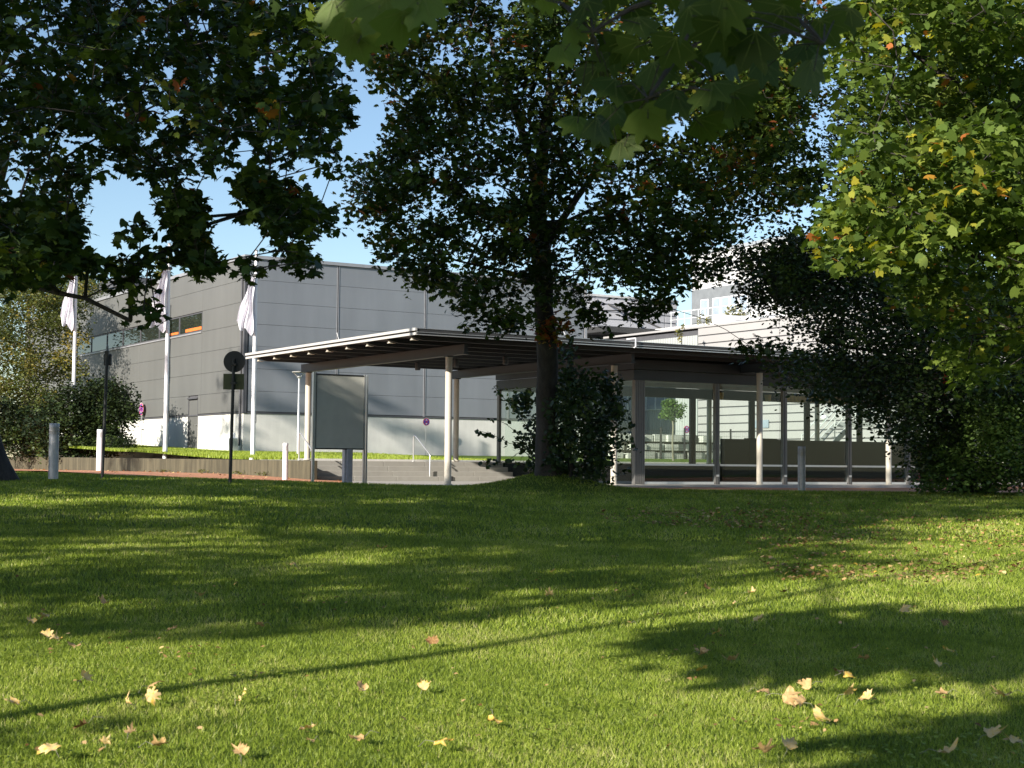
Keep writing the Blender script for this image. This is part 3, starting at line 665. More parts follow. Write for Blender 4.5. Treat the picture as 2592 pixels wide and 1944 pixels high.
def flagpole(x, yb, yt, D, wdt, cloth, label, flabel):
    b = at(x, yb, D); t = at(x + 5, yt, D); H = t[2] - b[2] + 0.4
    f = empty('flagpole', (b[0], b[1], b[2] - 0.4), 0, label, 'flagpole', 'white flagpoles on the grass strip')
    MB().lathe([(0.085, 0), (0.080, H * 0.4), (0.050, H)], n=16).build('pole', M['white'], f, True)
    MB().lathe([(0.075, H), (0.08, H + 0.03), (0.03, H + 0.06)], n=12).build('cap', M['alu'], f, True)
    MB().tube([(0.09, -0.03, 1.6), (0.105, -0.04, 1.6), (0.105, -0.04, 2.0), (0.08, -0.03, 2.0)], 0.012, 6).build('cleat', M['black'], f)
    zt = H - 0.95; L_ = cloth
    fl = empty('flag', (b[0], b[1], b[2] - 0.4 + zt), 0, flabel, 'flag', 'limp white flags')
    ns, nt = 40, 30; V = []; F = []
    for j in range(nt + 1):
        t_ = j / nt; wd = 0.10 + wdt * t_ ** 0.85
        for i in range(ns + 1):
            s = i / ns
            xx = -0.03 - wd * s + 0.03 * math.sin(9 * t_ + 5 * s); drop = L_ * t_ * (1 - 0.16 * s * s + 0.05 * math.sin(s * 11))
            V.append((xx, -0.11 - 0.09 * t_ ** 0.5 * math.sin(s * 17 + 1.5 * t_) - 0.03 * math.sin(s * 31), -drop))
    for j in range(nt):
        for i in range(ns): F.append((j * (ns + 1) + i, j * (ns + 1) + i + 1, (j + 1) * (ns + 1) + i + 1, (j + 1) * (ns + 1) + i))
    me = bpy.data.meshes.new('cloth'); me.from_pydata(V, [], F); me.update(); co = link_mesh('cloth', me, M['flag'], fl, True)
    MB().lathe([(0.10, 0.02), (0.13, 0.04), (0.13, 0.10), (0.10, 0.12)], n=14).build('halyard_ring', M['black'], fl)
flagpole(182.3, 1146, 634, 66, 0.55, 2.5, 'white flagpole at far left against the yellow green tree', 'limp white flag half hidden by maple leaves at far left')
flagpole(417.7, 1152, 619, 55, 0.72, 2.2, 'white flagpole in front of the window band of the grey hall', 'widest limp white flag in front of the left flank of the hall')
flagpole(639.6, 1154.5, 636, 54, 0.55, 2.0, 'white flagpole just right of the front corner of the grey hall', 'narrow limp white flag at the front corner of the grey hall')

def bollard(x, yt, D, H, r, mat, label):
    t = at(x, yt, D); b = empty('bollard_light', (t[0], t[1], t[2] - H), 0, label, 'bollard', 'cylindrical bollard lights along the path')
    MB().lathe([(r, 0), (r, H * 0.80)], n=28).build('body', mat, b, True)
    h = MB(); 
    for k in range(5): z0 = H * 0.80 + k * H * 0.026; h.lathe([(r * 0.98, z0 + 0.004), (r * 1.02, z0 + 0.006), (r * 1.02, z0 + H * 0.018), (r * 0.98, z0 + H * 0.020)], n=28)
    h.build('louvre_rings', mat, b); MB().lathe([(r * 0.8, H * 0.80), (r * 0.8, H * 0.935)], n=20).build('lamp_glass', M['slot'], b)
    MB().lathe([(r, H * 0.93), (r, H * 0.992), (r * 0.93, H)], n=28).build('cap', mat, b, True)
bollard(138, 1071.5, 27.2, 1.0, 0.088, M['bollard'], 'bollard light greyed for the tree shade beside the dark bush at far left')
bollard(2029, 1130, 31.2, 1.0, 0.078, M['bollard'], 'dark shaded bollard light in front of the glass hall')
bollard(254.5, 1087, 34.8, 0.95, 0.078, M['bollard_w'], 'bright white bollard light beside the post of the narrow sign')
bollard(723, 1121.5, 39.2, 0.95, 0.072, M['bollard_w'], 'bright white bollard light beside the end of the retaining wall')

p = at(592, 915, 29); zb = float(lawn_z(p[0], p[1])) - 0.05; hz = p[2] - zb
s = empty('round_sign', (p[0], p[1], zb), 0, 'back of a round black traffic sign with an olive plate below it', 'traffic sign')
MB().tube([(-0.03, 0, 0), (0.0, 0, hz + 0.05)], 0.032, 12).build('post', M['black'], s, True)
MB().prism([(0.208 * math.cos(2 * math.pi * i / 40), hz + 0.208 * math.sin(2 * math.pi * i / 40)) for i in range(40)], 0.04, 0.055, 'y').build('sign_disc', M['black'], s)
MB().box(-0.205, 0.195, 0.04, 0.05, hz - 0.54, hz - 0.235).build('sign_plate', M['olive'], s)
MB().box(-0.05, 0.05, -0.04, 0.045, hz - 0.44, hz - 0.40).box(-0.05, 0.05, -0.04, 0.045, hz - 0.08, hz - 0.04).build('clamp', M['black'], s)
p = at(271, 910, 29); zb = float(lawn_z(p[0], p[1])) - 0.05; hz = p[2] - zb
s = empty('narrow_sign', (p[0], p[1], zb), 0, 'small dark box shaped sign on a thin post at left', 'traffic sign')
MB().tube([(-0.04, 0, 0), (0.0, 0, hz + 0.09)], 0.030, 12).build('post', M['black'], s, True)
MB().box(-0.078, 0.070, 0.03, 0.10, hz - 0.11, hz + 0.11).build('sign_box', M['signback'], s, bevel=0.01)
MB().box(-0.038, 0.036, -0.04, 0.03, hz + 0.08, hz + 0.165).build('cap', M['black'], s)
MB().lathe([(0.030, hz + .165), (0.022, hz + .26), (0.0, hz + .30)], n=10).build('finial', M['frame'], s)

p = at(790, 1100, 33.0); tz = at(790, 945, 33.0)[2]; bz = at(790, 1137, 33.0)[2]
s = empty('information_board', (p[0], p[1], -0.1), TH, 'large dark information board seen from behind between two slim aluminium posts', 'board')
MB().box(0.0, 0.055, -0.03, 0.03, 0, tz + 0.13).build('post', M['alu'], s); MB().box(0.07, 0.085, -0.03, 0.03, bz + .1, tz + 0.12).build('inner_strip', M['frame'], s)
MB().box(1.24, 1.275, -0.03, 0.03, 0, tz + 0.11).box(1.30, 1.335, -0.03, 0.03, 0, tz + 0.11).build('post', M['alu'], s)
MB().box(0.06, 1.235, -0.02, 0.03, bz + 0.1, tz + 0.10).build('panel', M['board'], s)
for z_ in (bz + 0.1, tz + 0.07): MB().box(0.06, 1.235, -0.026, -0.021, z_, z_ + 0.03).build('panel_edge', M['black'], s)
MB().box(0.79, 0.99, 0.0, 0.12, 0, bz + 0.11).box(0.84, 0.94, -0.05, 0.0, 0, bz + 0.11).build('foot', M['bollard'], s)

p = at(754, 1162, 57)
s = empty('street_lamp', (p[0], p[1], 0.6), 0, 'slim silver street lamp with a flat funnel shaped head beside the canopy', 'street lamp')
zt = at(754, 956, 57)[2] - 0.6
MB().lathe([(0.055, 0), (0.055, 1.2), (0.042, 1.25), (0.036, zt)], n=14).build('pole', M['alu'], s, True)
MB().lathe([(0.06, zt - 0.02), (0.09, zt + 0.02), (0.07, zt + 0.06)], n=16).build('lamp_base', M['alu'], s, True)
MB().tube([(-0.05, 0, zt + 0.03), (-0.22, 0, zt + 0.20)], 0.012, 6).tube([(0.05, 0, zt + 0.03), (0.22, 0, zt + 0.20)], 0.012, 6).build('bracket', M['alu'], s)
MB().lathe([(0.27, zt + 0.20), (0.28, zt + 0.225), (0.1, zt + 0.25)], n=24).build('reflector', M['alu_white'], s, True)

q = Bp(-0.45, 0.25)
s = empty('utility_cabinet', (q[0], q[1], 0.88), TH - 0.35, 'grey green metal cabinet with a small white meter at the foot of the hall corner', 'cabinet')
MB().box(-0.05, 0.32, -0.15, 0.15, 0.12, 0.62).build('body', simple('cabinet green grey', (0.33, 0.36, 0.31), 0.5), s, bevel=0.01)
MB().box(-0.02, 0.02, -0.13, 0.13, 0, 0.12).box(0.25, 0.29, -0.13, 0.13, 0, 0.12).build('leg', M['trim_light'], s)
MB().box(0.0, 0.30, -0.12, 0.12, 0.622, 0.66).lathe([(0.07, 0.66), (0.07, 0.80), (0.04, 0.84)], (0.14, 0), 14).build('meter', M['white'], s)
# ------------------------------------------------------------------ vegetation
MAPLE = np.array([(0, 1.0), (.24, .58), (.66, .70), (.58, .22), (.95, -.05), (.52, -.36), (.0, -.46), (-.52, -.36), (-.95, -.05), (-.58, .22), (-.66, .70), (-.24, .58)])
MAPLE_F = np.array([(0, 1.0), (.10, .82), (.26, .70), (.28, .50), (.48, .58), (.76, .74), (.76, .52), (.64, .30), (.82, .20), (1.0, -.02), (.78, -.20), (.52, -.40), (.20, -.46), (0, -.38),
                    (-.20, -.46), (-.52, -.40), (-.78, -.20), (-1.0, -.02), (-.82, .20), (-.64, .30), (-.76, .52), (-.76, .74), (-.48, .58), (-.28, .50), (-.26, .70), (-.10, .82)])
OVAL = np.array([(0, 1.0), (.42, .45), (.45, -.2), (0, -.6), (-.45, -.2), (-.42, .45)])
ROUND = np.array([(0, .95), (.55, .62), (.85, .05), (.55, -.5), (0, -.62), (-.55, -.5), (-.85, .05), (-.55, .62)])

def leaf_verts(P, size, tmpl, r, tilt=0.75, droop=0.5, fold=0.25, facing=None):
    n = len(P); a = r.random(n) * 2 * np.pi
    e1 = np.stack([np.cos(a), np.sin(a), -droop * r.random(n) - 0.1], 1)
    nrm = np.stack([r.standard_normal(n) * tilt, r.standard_normal(n) * tilt, np.ones(n)], 1)
    if facing is not None: nrm = nrm + facing
    e2 = np.cross(nrm, e1); e2 /= np.linalg.norm(e2, axis=1)[:, None]; e1 /= np.linalg.norm(e1, axis=1)[:, None]
    nn = np.cross(e1, e2)
    t = tmpl; s = (size * 0.5)[:, None, None]
    f = (fold * (0.4 + 1.2 * r.random(n)))[:, None, None]
    V = P[:, None, :] + s * (t[None, :, 1:2] * e1[:, None, :] + t[None, :, 0:1] * e2[:, None, :] - f * (np.abs(t[None, :, 0:1]) ** 1.3 + 0.5 * t[None, :, 1:2] ** 2) * nn[:, None, :])
    return V.reshape(-1, 3)

def grow(root_pts, root_r, targets, r, seg=0.45, rmin=0.006, bend=0.12, up=0.35, k_r=0.0042, tipr=None):
    """skeleton from given limb polylines to targets; returns tube mesh data"""
    nodes = []; par = []; rad0 = []
    for pts, rr in zip(root_pts, root_r):
        pts = [np.array(p, float) for p in pts]
        prev = -1
        if nodes:
            d = [np.linalg.norm(nd - pts[0]) for nd in nodes]; prev = int(np.argmin(d))
        for i, p in enumerate(pts):
            if i == 0 and prev >= 0: continue
            q0 = nodes[prev] if prev >= 0 else p
            k = max(1, int(np.linalg.norm(p - q0) / 0.5))
            for j in range(1, k + 1):
                nodes.append(q0 + (p - q0) * j / k + (r.standard_normal(3) * 0.02 if j < k else 0)); par.append(prev); rad0.append(rr[min(i, len(rr) - 1)]); prev = len(nodes) - 1
    base = nodes[0]
    nroot = len(nodes)
    targets = np.array(targets); core = np.array(nodes)
    d0 = np.array([np.min(np.linalg.norm(core - t, axis=1)) for t in targets])
    order = np.argsort(d0)
    arr = np.zeros((len(nodes) + len(targets) * 12, 3)); arr[:len(nodes)] = nodes; cnt = len(nodes)
    dn = np.zeros(len(arr)); par_a = np.full(len(arr), -1); par_a[:cnt] = par; r0 = np.zeros(len(arr)); r0[:cnt] = rad0
    for ti in order:
        t = targets[ti]; vec = t - arr[:cnt]
        dist = np.linalg.norm(vec, axis=1) + 0.25 * np.maximum(0, arr[:cnt, 2] - t[2] + 0.1) * 1.0 + 0.12 * dn[:cnt]
        j = int(np.argmin(dist)); p0 = arr[j]; L_ = np.linalg.norm(t - p0); k = max(1, min(8, int(L_ / seg)))
        prev = j; off = r.standard_normal(3) * bend * L_ * 0.5; off[2] += up * L_ * 0.3
        for q in range(1, k + 1):
            s = q / k
            if cnt >= len(arr): break
            arr[cnt] = p0 + (t - p0) * s + off * 4 * s * (1 - s) * 0.5; par_a[cnt] = prev; dn[cnt] = dn[prev] + L_ / k; prev = cnt; cnt += 1
    ch = np.zeros(cnt)
    tips = np.ones(cnt); 
    has = np.zeros(cnt, bool); has[par_a[1:cnt][par_a[1:cnt] >= 0]] = True
    load = (~has).astype(float)
    for i in range(cnt - 1, 0, -1):
        if par_a[i] >= 0: load[par_a[i]] += load[i]
    R_ = np.maximum(rmin, k_r * load ** 0.55)
    R_[:nroot] = np.maximum(R_[:nroot] * 0.6, r0[:nroot])
    V = []; F = []; vb = 0
    for i in range(1, cnt):
        j = par_a[i]
        if j < 0: continue
        a, b = arr[j], arr[i]; d = b - a; L_ = np.linalg.norm(d)
        if L_ < 1e-5: continue
        d = d / L_; ref = np.array([0, 0, 1.0]) if abs(d[2]) < 0.9 else np.array([1.0, 0, 0])
        x = np.cross(d, ref); x /= np.linalg.norm(x); y = np.cross(d, x)
        rb = R_[i]; ra = min(R_[j], rb * 1.35) if j >= nroot or i >= nroot else R_[j]
        n = 12 if rb > 0.06 else (6 if rb > 0.02 else 4)
        th = np.arange(n) * 2 * np.pi / n
        ring = np.cos(th)[:, None] * x + np.sin(th)[:, None] * y
        V.append(a + ring * ra); V.append(b + d * rb * 0.3 + ring * rb)
        for q in range(n): F.append((vb + q, vb + (q + 1) % n, vb + n + (q + 1) % n, vb + n + q))
        vb += 2 * n
    me = bpy.data.meshes.new('trunk'); me.from_pydata(np.concatenate(V).tolist(), [], F); me.update()
    return me

def in_poly(x, y, poly):
    inside = np.zeros(len(x), bool); n = len(poly); j = n - 1
    for i in range(n):
        xi, yi = poly[i]; xj, yj = poly[j]
        c = ((yi > y) != (yj > y)) & (x < (xj - xi) * (y - yi) / (yj - yi + 1e-9) + xi); inside ^= c; j = i
    return inside
def sample(poly, n, D0, D1, r, excl=(), shape=None):
    poly = np.array(poly, float); x0, y0 = poly.min(0); x1, y1 = poly.max(0); out = []
    while len(out) < n:
        x = x0 + (x1 - x0) * r.random(400); y = y0 + (y1 - y0) * r.random(400)
        ok = in_poly(x, y, poly)
        for e in excl: ok &= ~in_poly(x, y, np.array(e, float))
        for a, b in zip(x[ok], y[ok]):
            D = D0 + (D1 - D0) * r.random()
            out.append(at(a, b, D))
            if len(out) >= n: break
    return np.array(out)

def clusters_to_leaves(C, per, rad_h, rad_v, r):
    n = np.maximum(3, (per * (0.6 + 0.8 * r.random(len(C)))).astype(int)); idx = np.repeat(np.arange(len(C)), n)
    N = len(idx); a = r.random(N) * 2 * np.pi; q = np.sqrt(r.random(N)) * rad_h * (0.7 + 0.6 * r.random(len(C)))[idx]
    P = C[idx] + np.stack([q * np.cos(a), q * np.sin(a), rad_v * r.standard_normal(N) * 0.6 - 0.25 * q], 1)
    return P, idx

def tree(name, label, cat, root, rr, C, per, rh, rv, size, tmpl, mat, seed, bark='bark', flare=True, tilt=0.75, k_r=0.0042, tintf=None, group=None, up=0.35, fold=0.25):
    r = np.random.default_rng(seed)
    base = root[0][0]
    e = empty(name, (base[0], base[1], base[2]), 0, label, cat, group)
    me = grow(root, rr, C, r, k_r=k_r, up=up)
    off = Vector((base[0], base[1], base[2])); me.transform(Matrix.Translation(-off)); me.name = 'trunk'
    link_mesh('trunk', me, M[bark], e, True)
    if flare:
        r0 = rr[0][0]; MB_ = MB(); n = 24; prof = []
        for i in range(9):
            t = i / 8; prof.append((r0 * (1 + 1.5 * (1 - t) ** (3 if r0 < .35 else 1.9)), -0.25 + (0.95 if r0 < .35 else 1.7) * t))
        vs = []; fs = []
        p0 = np.array(root[0][0]); p1 = np.array(root[0][1]); sl = (p1 - p0)[:2] / max(.1, (p1 - p0)[2])
        for i, (q, z) in enumerate(prof):
            for k in range(n):
                a = 2 * math.pi * k / n; w_ = 1 + 0.16 * math.sin(5 * a + 1) * (1 - i / 8)
                vs.append((q * w_ * math.cos(a) + sl[0] * z, q * w_ * math.sin(a) + sl[1] * z, z))
        for i in range(8):
            for k in range(n): fs.append((i * n + k, i * n + (k + 1) % n, (i + 1) * n + (k + 1) % n, (i + 1) * n + k))
        MB_.add(vs, fs).build('root_flare', M[bark], e, True)
    P, idx = clusters_to_leaves(C, per, rh, rv, r)
    sz = size * (0.6 + 0.7 * r.random(len(P)))
    V = leaf_verts(P, sz, tmpl, r, tilt=tilt, fold=fold) - np.array(base)
    ctint = np.clip(0.42 + 0.22 * r.standard_normal(len(C)), 0, 0.86)
    hot = r.random(len(C)) < 0.035; ctint[hot] = 0.94 + 0.06 * r.random(hot.sum())
    if tintf is not None: ctint = tintf(C, ctint, r)
    tint = np.clip(ctint[idx] + 0.10 * r.standard_normal(len(P)), 0, 1)
    np_mesh('crown', V, np.full(len(P), len(tmpl)), mat, e, tint)
    return e

r1 = np.random.default_rng(11)
# --- big maple at left edge, between camera and hall
gapsL = [[(0, 95), (65, 110), (70, 150), (20, 185), (0, 180)], [(100, 60), (140, 75), (135, 120), (95, 110)], [(0, 405), (50, 400), (75, 450), (60, 500), (0, 500)], [(120, 360), (160, 355), (150, 420), (125, 410)],
         [(190, 430), (290, 425), (280, 500), (200, 470)], [(340, 330), (400, 340), (420, 380), (350, 370)], [(570, 345), (640, 350), (640, 405), (590, 400)], [(560, 150), (680, 160), (760, 210), (640, 190)],
         [(800, 80), (870, 90), (880, 160), (830, 130)]]
CL = [sample([(-160, -160), (860, -160), (870, 100), (880, 200), (900, 310), (850, 320), (870, 400), (850, 430), (790, 400), (700, 405), (600, 400), (500, 425), (420, 445), (330, 425), (270, 445), (215, 490), (190, 560), (-160, 560)], 1150, 12.5, 20.5, r1, gapsL),
      sample([(-160, 550), (190, 550), (215, 600), (240, 640), (190, 690), (110, 690), (50, 710), (-160, 690)], 210, 12, 17, r1),
      sample([(190, 640), (340, 655), (400, 700), (380, 735), (300, 720), (240, 700)], 14, 13, 15, r1),
      sample([(250, 735), (395, 755), (400, 800), (330, 790), (260, 760)], 4, 13, 15, r1),
      sample([(430, 470), (490, 480), (510, 580), (545, 665), (515, 690), (480, 640), (445, 560)], 80, 13, 16, r1),
      sample([(340, 545), (410, 540), (400, 590), (340, 600)], 4, 13, 15, r1), sample([(365, 640), (440, 630), (440, 680), (370, 670)], 6, 13, 15, r1),
      sample([(620, 440), (700, 440), (845, 555), (840, 580), (770, 570), (700, 575), (655, 535), (610, 575), (640, 520)], 95, 13, 17, r1),
      sample([(700, 600), (760, 610), (795, 680), (740, 660), (700, 640)], 14, 13, 16, r1), sample([(590, 640), (660, 650), (650, 680), (600, 690)], 3, 13, 14, r1)]
CL = np.concatenate(CL)
bl = at(-80, 1200, 27.5); bl[2] = float(lawn_z(bl[0], bl[1]))
def off_(b, *d): return [tuple(np.array(b) + np.array(q)) for q in d]
rootL = [off_(bl, (0, 0, -0.1), (0.05, 0, 1.4), (0.1, -0.1, 3.0), (-0.1, -0.2, 6), (0.0, -0.3, 9.5)),
         off_(bl, (0.1, -0.1, 2.8), (1.8, -5.4, 4.2), (3.6, -9.6, 5.0), (5.4, -11.4, 5.2)),
         [tuple(np.array(bl) + (0.1, -0.1, 2.6)), tuple(at(-60, 600, 18)), tuple(at(10, 665, 16.5)), tuple(at(70, 722, 15.5)), tuple(at(150, 742, 15.2)), tuple(at(215, 755, 15)), tuple(at(330, 812, 14.6))],
         off_(bl, (0, -0.1, 3.8), (2.6, -5.4, 5.6), (5.6, -9.4, 6.2)),
         off_(bl, (-0.1, -0.2, 5.0), (2.5, -5.6, 7.0), (4.5, -10, 7.6))]
def tl(C, t, r): return np.where(t > .93, np.where(r.random(len(t)) < .8, .5, t), t)
tree('maple_tree', 'large dark maple overhanging the left third of the lawn, its trunk at the left edge', 'tree', rootL, [[0.42, .36, .30, .20, .08], [.10, .05, .022, .010], [.05, .026, .015, .012, .010, .008, .004], [.09, .06, .03], [.09, .05, .03]],
     CL, 15, 0.16, 0.09, 0.125, MAPLE, M['leaf_left'], 21, k_r=0.0026, tintf=tl)

# --- maple in the middle of the picture
gapsM = [[(1270, 320), (1330, 310), (1350, 345), (1290, 350)], [(1150, 440), (1290, 480), (1280, 515), (1180, 500)], [(1060, 500), (1130, 510), (1120, 560), (1070, 560)], [(1380, 540), (1470, 480), (1500, 500), (1440, 560), (1390, 590)],
         [(1470, 100), (1500, 100), (1500, 130), (1480, 130)], [(1230, 90), (1260, 100), (1260, 150), (1235, 140)], [(1490, 700), (1525, 670), (1530, 720), (1500, 735)], [(1100, 240), (1140, 245), (1130, 300), (1105, 300)],
         [(1700, 300), (1760, 310), (1740, 360), (1700, 350)], [(1560, 440), (1600, 430), (1600, 470), (1570, 470)], [(1640, 130), (1680, 130), (1680, 170), (1650, 170)], [(1860, 480), (1960, 470), (1960, 520), (1900, 540)]]
polyM = [(900, -160), (2060, -160), (2075, 60), (2040, 180), (1995, 290), (1975, 380), (2060, 430), (2070, 490), (1960, 520), (1890, 545), (1860, 590), (1880, 640), (1850, 700), (1790, 690), (1740, 730), (1690, 760), (1640, 720), (1590, 740), (1540, 735),
         (1500, 770), (1450, 780), (1420, 740), (1350, 770), (1290, 810), (1230, 770), (1190, 790), (1150, 740), (1080, 715), (1010, 690), (960, 620), (900, 560), (880, 520), (900, 440), (960, 400), (985, 330), (985, 250), (940, 210), (890, 130)]
CM = [sample(polyM, 1200, 26.6, 29.8, r1, gapsM), sample([(1880, 180), (2050, 120), (2080, 470), (1960, 540), (1860, 560)], 90, 26.6, 29.8, r1), sample(polyM, 380, 25.2, 26.6, r1, gapsM + [[(1310, 560), (1440, 560), (1450, 860), (1320, 860)]]), sample([(1170, 780), (1215, 780), (1215, 815), (1175, 815)], 3, 26.5, 29, r1), sample([(1240, 790), (1330, 780), (1290, 850), (1270, 830)], 6, 26.5, 29, r1),
      sample([(1480, 780), (1530, 780), (1510, 830), (1490, 810)], 6, 26.5, 29, r1), sample([(1590, 770), (1640, 760), (1630, 810), (1600, 800)], 4, 26.5, 29, r1), sample([(1630, 740), (1690, 740), (1680, 790), (1640, 780)], 5, 26.5, 29, r1),
      sample([(1890, 850), (1970, 860), (1960, 890), (1900, 890)], 4, 26.5, 28.5, r1)]
nm = sum(len(c) for c in CM)
CM.append(np.array([at(x, y, 29.2) for x, y in ((1380, 820), (1400, 826), (1420, 815), (1385, 840), (1408, 806), (1392, 850))]))
CM = np.concatenate(CM)
bm = np.array([*at(1386, 1200, 30)[:2], 0.30])
rootM = [[tuple(bm + (0, 0, -.2)), tuple(bm + (-.02, 0, 1.2)), tuple(at(1384, 860, 29.4)), tuple(at(1366, 640, 29.4)), tuple(at(1368, 440, 29.6)), tuple(at(1390, 260, 29.7)), tuple(at(1400, -60, 29.8))],
         [tuple(at(1366, 640, 29.4)), tuple(at(1460, 500, 30.0)), tuple(at(1560, 380, 30.4)), tuple(at(1680, 260, 30.4))],
         [tuple(at(1368, 520, 29.4)), tuple(at(1300, 260, 28.8)), tuple(at(1230, 60, 28.4)), tuple(at(1190, -90, 28.4))],
         [tuple(at(1366, 660, 29.4)), tuple(at(1270, 560, 28.6)), tuple(at(1130, 470, 28.0)), tuple(at(1000, 430, 27.4))],
         [tuple(at(1388, 280, 29.7)), tuple(at(1470, 120, 30.4)), tuple(at(1560, -60, 30.9))],
         [tuple(at(1372, 560, 29.4)), tuple(at(1500, 530, 29.9)), tuple(at(1700, 470, 30.4)), tuple(at(1880, 440, 30.4))],
         [tuple(at(1368, 700, 29.4)), tuple(at(1250, 680, 28.4)), tuple(at(1120, 650, 27.8))]]
def tm(C, t, r):
    # sunlit tone put into the upper right tints; autumn colour on a few sprays
    sx = np.array([(1296 + FPX * p[0] / p[1]) for p in C]); sz = C[:, 2]
    lit_tone = (sx > 1450) & (sx < 2000) & (sz > 6.2) & (r.random(len(C)) < 0.45)
    t = np.where(t > .93, .75, t); t = np.where(lit_tone, 0.76 + 0.14 * r.random(len(C)), t); t[::90] = .97; ur = (sx > 1480) & (sz > 4.8); t = np.where(ur & (t < .93), .48 + .42 * r.random(len(C)), t); t[-6:] = 1.0
    return t
tree('maple_tree', 'tall dark maple standing on a small mound in the middle of the view', 'tree', rootM, [[.235, .215, .205, .185, .15, .11, .05], [.10, .07, .05, .03], [.10, .075, .05, .03], [.07, .05, .035, .02], [.07, .05, .03], [.06, .045, .03, .015], [.05, .03, .02]],
     CM, 36, 0.31, 0.18, 0.138, MAPLE, M['leaf_mid'], 22, tintf=tm)

# --- bright maple at right
gapsR = [[(2235, 90), (2330, 60), (2330, 160), (2270, 170)], [(2550, 100), (2592, 80), (2592, 230), (2560, 220)], [(2300, 460), (2330, 455), (2330, 500), (2300, 500)], [(2330, 300), (2360, 290), (2360, 340), (2330, 330)]]
CR = np.concatenate([sample([(2150, -160), (2800, -160), (2800, 60), (2520, 90), (2380, 90), (2250, 200), (2150, 190), (2105, 120), (2130, 40)], 230, 15, 20, r1, gapsR),
                     sample([(2160, 330), (2300, 320), (2450, 310), (2620, 300), (2800, 320), (2800, 900), (2580, 700), (2450, 560), (2380, 600), (2300, 640), (2180, 660), (2100, 680), (2095, 540), (2170, 450), (2150, 380)], 420, 14.5, 20, r1, gapsR),
                     sample([(2260, 660), (2650, 600), (2650, 1000), (2450, 960), (2330, 820)], 95, 18, 23, r1), sample([(2330, 80), (2700, 60), (2700, 330), (2330, 320)], 130, 17, 21, r1, gapsR), sample([(2140, 120), (2330, 180), (2300, 330), (2170, 330)], 18, 17, 20, r1)])
br = at(2700, 1300, 19.0); br[2] = float(lawn_z(br[0], br[1]))
rootR = [off_(br, (0, 0, -.1), (0.0, 0, 2.5), (-.1, 0, 5.0), (0, 0.1, 8.5)), off_(br, (0, 0, 2.2), (-1.0, -.8, 3.4), (-2.0, -1.5, 3.9)), off_(br, (-.1, 0, 4.0), (-1.5, -.6, 5.6), (-2.6, -.8, 6.3)), off_(br, (0, 0, 3.0), (-1.6, 0.3, 3.9), (-3.0, 0.2, 4.2))]
tree('maple_tree', 'brightly sunlit yellow green maple filling the upper right corner', 'tree', rootR, [[.2, .17, .13, .06], [.07, .05, .03], [.06, .04, .025], [.06, .04, .025]],
     CR, 34, 0.33, 0.16, 0.135, MAPLE, M['leaf_right'], 23, k_r=0.004, tintf=lambda C, t, r: np.where(t > .93, np.where(r.random(len(t)) < .4, .90, .6), t))

# --- dark ivy clad tree behind it
CD = np.concatenate([sample([(2100, 160), (2240, 190), (2420, 120), (2700, 120), (2700, 800), (2300, 820), (2150, 700), (2090, 650), (2080, 520), (2060, 420), (2060, 340), (2110, 330), (2060, 260)], 430, 27, 33, r1),
                     sample([(1930, 620), (2010, 590), (2110, 620), (2300, 700), (2700, 700), (2700, 1130), (2560, 1050), (2420, 1020), (2330, 1050), (2290, 1100), (2210, 1050), (2160, 1010), (2100, 1020), (2060, 980), (2000, 960), (1980, 900), (2040, 860), (2000, 800), (1920, 720)], 900, 27, 33, r1, [[(2140, 850), (2230, 870), (2210, 900), (2140, 890)], [(2000, 830), (2110, 850), (2080, 890), (2000, 880)], [(2350, 940), (2440, 930), (2430, 990), (2370, 990)], [(2480, 1040), (2592, 1000), (2592, 1080), (2520, 1080)]]),
                     sample([(1860, 650), (2000, 580), (2060, 680), (1960, 770), (1890, 740)], 60, 27, 31, r1), sample([(2320, 1000), (2420, 1020), (2440, 1200), (2330, 1180), (2310, 1100)], 90, 29, 32, r1)])
bd = at(2445, 1235, 30.5); bd[2] = 0.0
rootD = [off_(bd, (0, 0, -.1), (-.1, 0, 2.5), (-.3, 0, 5.5), (-.2, 0.1, 9)), off_(bd, (-.1, 0, 2.0), (-1.6, 0, 2.9), (-2.8, 0, 3.1)), off_(bd, (-.2, 0, 4), (-1.4, 0, 5.4), (-2.2, 0, 6.2))]
tree('ivy_tree', 'dense dark small leaved tree overhanging the right end of the canopy', 'tree', rootD, [[.22, .18, .13, .05], [.08, .05, .03], [.07, .05, .03]],
     CD, 62, 0.42, 0.28, 0.105, OVAL, M['leaf_dark'], 24, tilt=1.2, up=0.1)

# --- bushes
def bush(name, label, base, C, per, rh, rv, size, tmpl, mat, seed, bark='bark', tilt=1.1, stem=0.03, group=None, tintf=None):
    base = np.array(base); nst = 5; r = np.random.default_rng(seed)
    top = C[:, 2].max() - base[2]
    root = []; rr = []
    for k in range(nst):
        t = C[r.integers(len(C))]; mid = base + (t - base) * np.array([.35, .35, .45])
        root.append([tuple(base + np.array([0, 0, -0.1])), tuple(mid)]); rr.append([stem, stem * .6])
    return tree(name, label, 'shrub', root, rr, C, per, rh, rv, size, tmpl, mat, seed, bark, False, tilt, 0.0022, tintf, group, 0.3)
CB = np.concatenate([sample([(2340, 1110), (2480, 1060), (2600, 960), (2760, 960), (2760, 1250), (2330, 1236), (2345, 1180)], 260, 28.5, 31.5, r1), sample([(2440, 1000), (2592, 1040), (2592, 1200), (2500, 1120)], 50, 27.8, 29, r1)])
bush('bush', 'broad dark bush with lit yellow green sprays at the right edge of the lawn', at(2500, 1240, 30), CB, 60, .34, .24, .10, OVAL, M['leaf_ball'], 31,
     tintf=lambda C, t, r: t * 0.35 + 0.45 * (C[:, 1] < 29.2))
